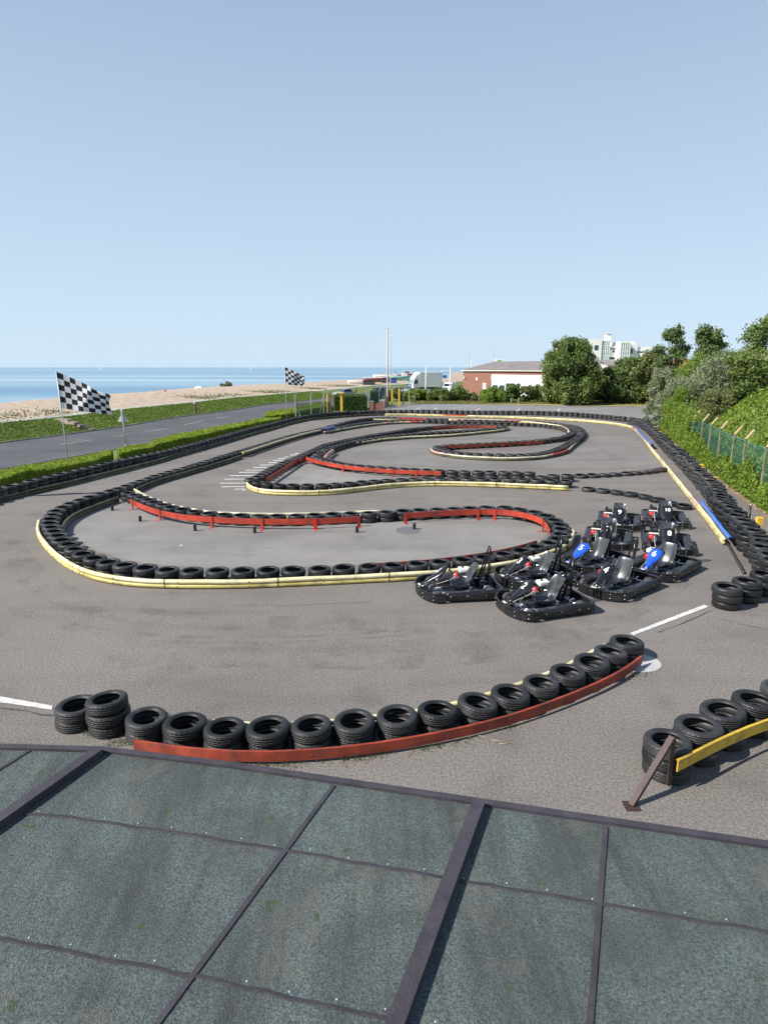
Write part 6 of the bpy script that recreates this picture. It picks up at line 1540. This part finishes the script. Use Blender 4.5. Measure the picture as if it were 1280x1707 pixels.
# white apartment block
Y = 205; k_ = Y/FPX/math.cos(PITCH)*.975
root = empty('apartment_block', (GX(1020,Y),Y,0), 0, 'white modern apartment block with glazed stair towers above the trees', 'building')
def X(px): return GX(px,Y)-GX(1020,Y)
def Z(y): return PD(1020,y,Y).z
def blk(name, xa, xb, ytop, y0, y1, m, zb=0, par=None):
    mb = MB(); mb.box(X(xa),X(xb),y0,y1,zb,Z(ytop)); return mb.build(name, m, par or root)
blk('wall', 972,1000,564.5,1,12,M['white_wall']); blk('wall', 940,972,571,2,12,M['white_wall']); blk('wall', 1000.3,1014.5,566.5,1.5,11,M['white_wall']); blk('chimney', 1009.5,1016,557,2,5,M['white_wall']); blk('wall', 1014.6,1026,576.5,2,12,M['white_wall'])
blk('wall', 1026.2,1046,569,0,10,M['white_wall']); blk('wall', 1046.1,1063,571,3,12,M['white_wall']); blk('wall', 1063.1,1088,577,3.5,12,M['white_wall']); blk('chimney', 1056,1060,568,4,6,M['white_wall'])
blk('chimney_cap', 1009.3,1016.2,556.2,1.9,5.1,M['tile_roof'],Z(557)+.01)
for xa, xb, yt, yb, y0 in ((1000.5,1013.5,567.5,609,1.5),(1029.5,1044,570.5,607,0)):
    mb = MB(); mb.box(X(xa),X(xb),y0-.12,y0-.003,Z(yb),Z(yt)); wn_ = mb.build('stair_glazing', M['glass_pale'], root)
    mb = MB()
    for k in range(5): xx = X(xa)+(X(xb)-X(xa))*(k/4); mb.box(xx-.12,xx+.12,y0-.22,y0-.125,Z(yb),Z(yt))
    for k in range(6): zz = Z(yb)+(Z(yt)-Z(yb))*k/5; mb.box(X(xa),X(xb),y0-.20,y0-.128,zz-.07,zz+.07)
    mb.build('mullions', M['white_wall'], wn_)
for xa, xb, yt, yb, y0 in ((1015.5,1025,580,582,2),(1020.5,1024,583.5,587,2),(1015.5,1025,595,601,2),(1016,1025,606.5,612,2),(1048,1056,581,590,3),(1065,1075,585,589,3.5),(1078,1082,582,584.5,3.5),(1047,1062,596,604,3),(978,984,575,583,1),(988,994,575,583,1),(978,984,592,600,1),(1066,1084,594,600,3.5)):
    mb = MB(); mb.box(X(xa),X(xb),y0-.08,y0-.003,Z(yb),Z(yt)); mb.build('window', M['glass'], root)
for xa, xb, y_ in ((1046.2,1064,592.5),(1014.7,1026,602.5),(1063.2,1087,591)): 
    mb = MB(); mb.box(X(xa),X(xb),1.4,2.2,Z(y_)-.5,Z(y_)+.6); mb.build('balcony', M['white_wall'], root)
# red-roofed house glimpsed between trees
Y = 120; root = empty('gable_house', (GX(1132,Y),Y,0), R(20), 'orange tiled gable roof glimpsed between the right trees', 'house')
mb = MB(); mb.box(-4,4,-3,3,0,4.2); mb.build('wall', M['white_wall'], root); mb = MB(); mb.add([(-4.4,-3.5,4.2),(4.4,-3.5,4.2),(4.4,3.5,4.2),(-4.4,3.5,4.2),(-4.4,0,6.9),(4.4,0,6.9)],[(0,1,5,4),(2,3,4,5),(1,2,5),(3,0,4)]); mb.build('roof', mat('orange_tiles', (.42,.16,.08), .85, .2, 2), root)

# ---------------------------------------------------------------- the flat roof in the foreground
RZ_ = 2.45
e0 = P(-40,1241,RZ_); e1 = P(170,1253,RZ_); e2 = P(385,1279,RZ_); e3 = P(1330,1420,RZ_)
root = empty('felted_roof_building', (0,0,0), 0, 'low building with a green-grey felted flat roof at the bottom edge', 'building')
poly = [tuple(p[:2]) for p in (e0,e1,e2,e3)]+[(e3.x+1.0,-3),(e0.x-1.5,-3)]
mb = MB(); mb.prism(poly, RZ_-.14, RZ_); mb.build('roof_deck', M['felt'], root)
inner = [(e0.x-1.0,e0.y-.35),(e1.x,e1.y-.35),(e2.x,e2.y-.35),(e3.x+.4,e3.y-.35),(e3.x+.4,-2.8),(e0.x-1.0,-2.8)]
mb = MB(); mb.prism(inner, 0, RZ_-.142); mb.build('wall', M['brick'], root)
mb = MB(); mb.sweep([Vector(p)+Vector((0,0,0)) for p in (e0+Vector((-1,0,0)),e1,e2,e3,e3+Vector((1,-.15,0)))], [(-.035,-.16),(.02,-.16),(.02,.022),(-.035,.022)]); mb.build('edge_trim', M['felt_dark'], root)
def batten(xt, ang_, wd, hg, ln=6.5, m='felt_dark'):
    top = P(xt, np.interp(xt,[-40,170,385,1330],[1241,1253,1279,1420]), RZ_); dd = Vector((math.sin(ang_), -math.cos(ang_), 0)); mb = MB(); mb.bar(top+dd*.04+Vector((0,0,hg/2+.003)), top+dd*ln+Vector((0,0,hg/2+.003)), wd, hg); mb.build('batten', M[m], root)
batten(172, R(-22), .085, .055); batten(58, R(-22), .03, .006); batten(560, R(-22), .03, .006); batten(800, R(-22), .085, .055); batten(1010, R(-22), .03, .006)

# felt laps run across the panels, with nail heads along them
for off_, wv in ((.72,.004),(1.62,.005),(2.55,.004)):
    mb = MB(); a0 = Vector((e0.x-1, e0.y-off_, RZ_)); a1 = Vector((e1.x, e1.y-off_, RZ_)); a2 = Vector((e2.x, e2.y-off_, RZ_)); a3 = Vector((e3.x+.6, e3.y-off_-.1, RZ_))
    ln = walk([a0,a1,a2,a3], .12); ln = [p+Vector((0, random.gauss(0,.004), .0015)) for p in ln]
    mb.sweep(ln, [(-.012,0),(.012,0),(.009,wv+.004),(-.012,.001)]); mb.build('felt_lap', M['felt_dark'], root)
    nm = MB()
    for p in ln[::2]: nm.cyl((p.x+random.gauss(0,.01), p.y+.035+random.gauss(0,.004), RZ_), .006, 0, .003, 6)
    nm.build('nail_heads', M['galv'], root)
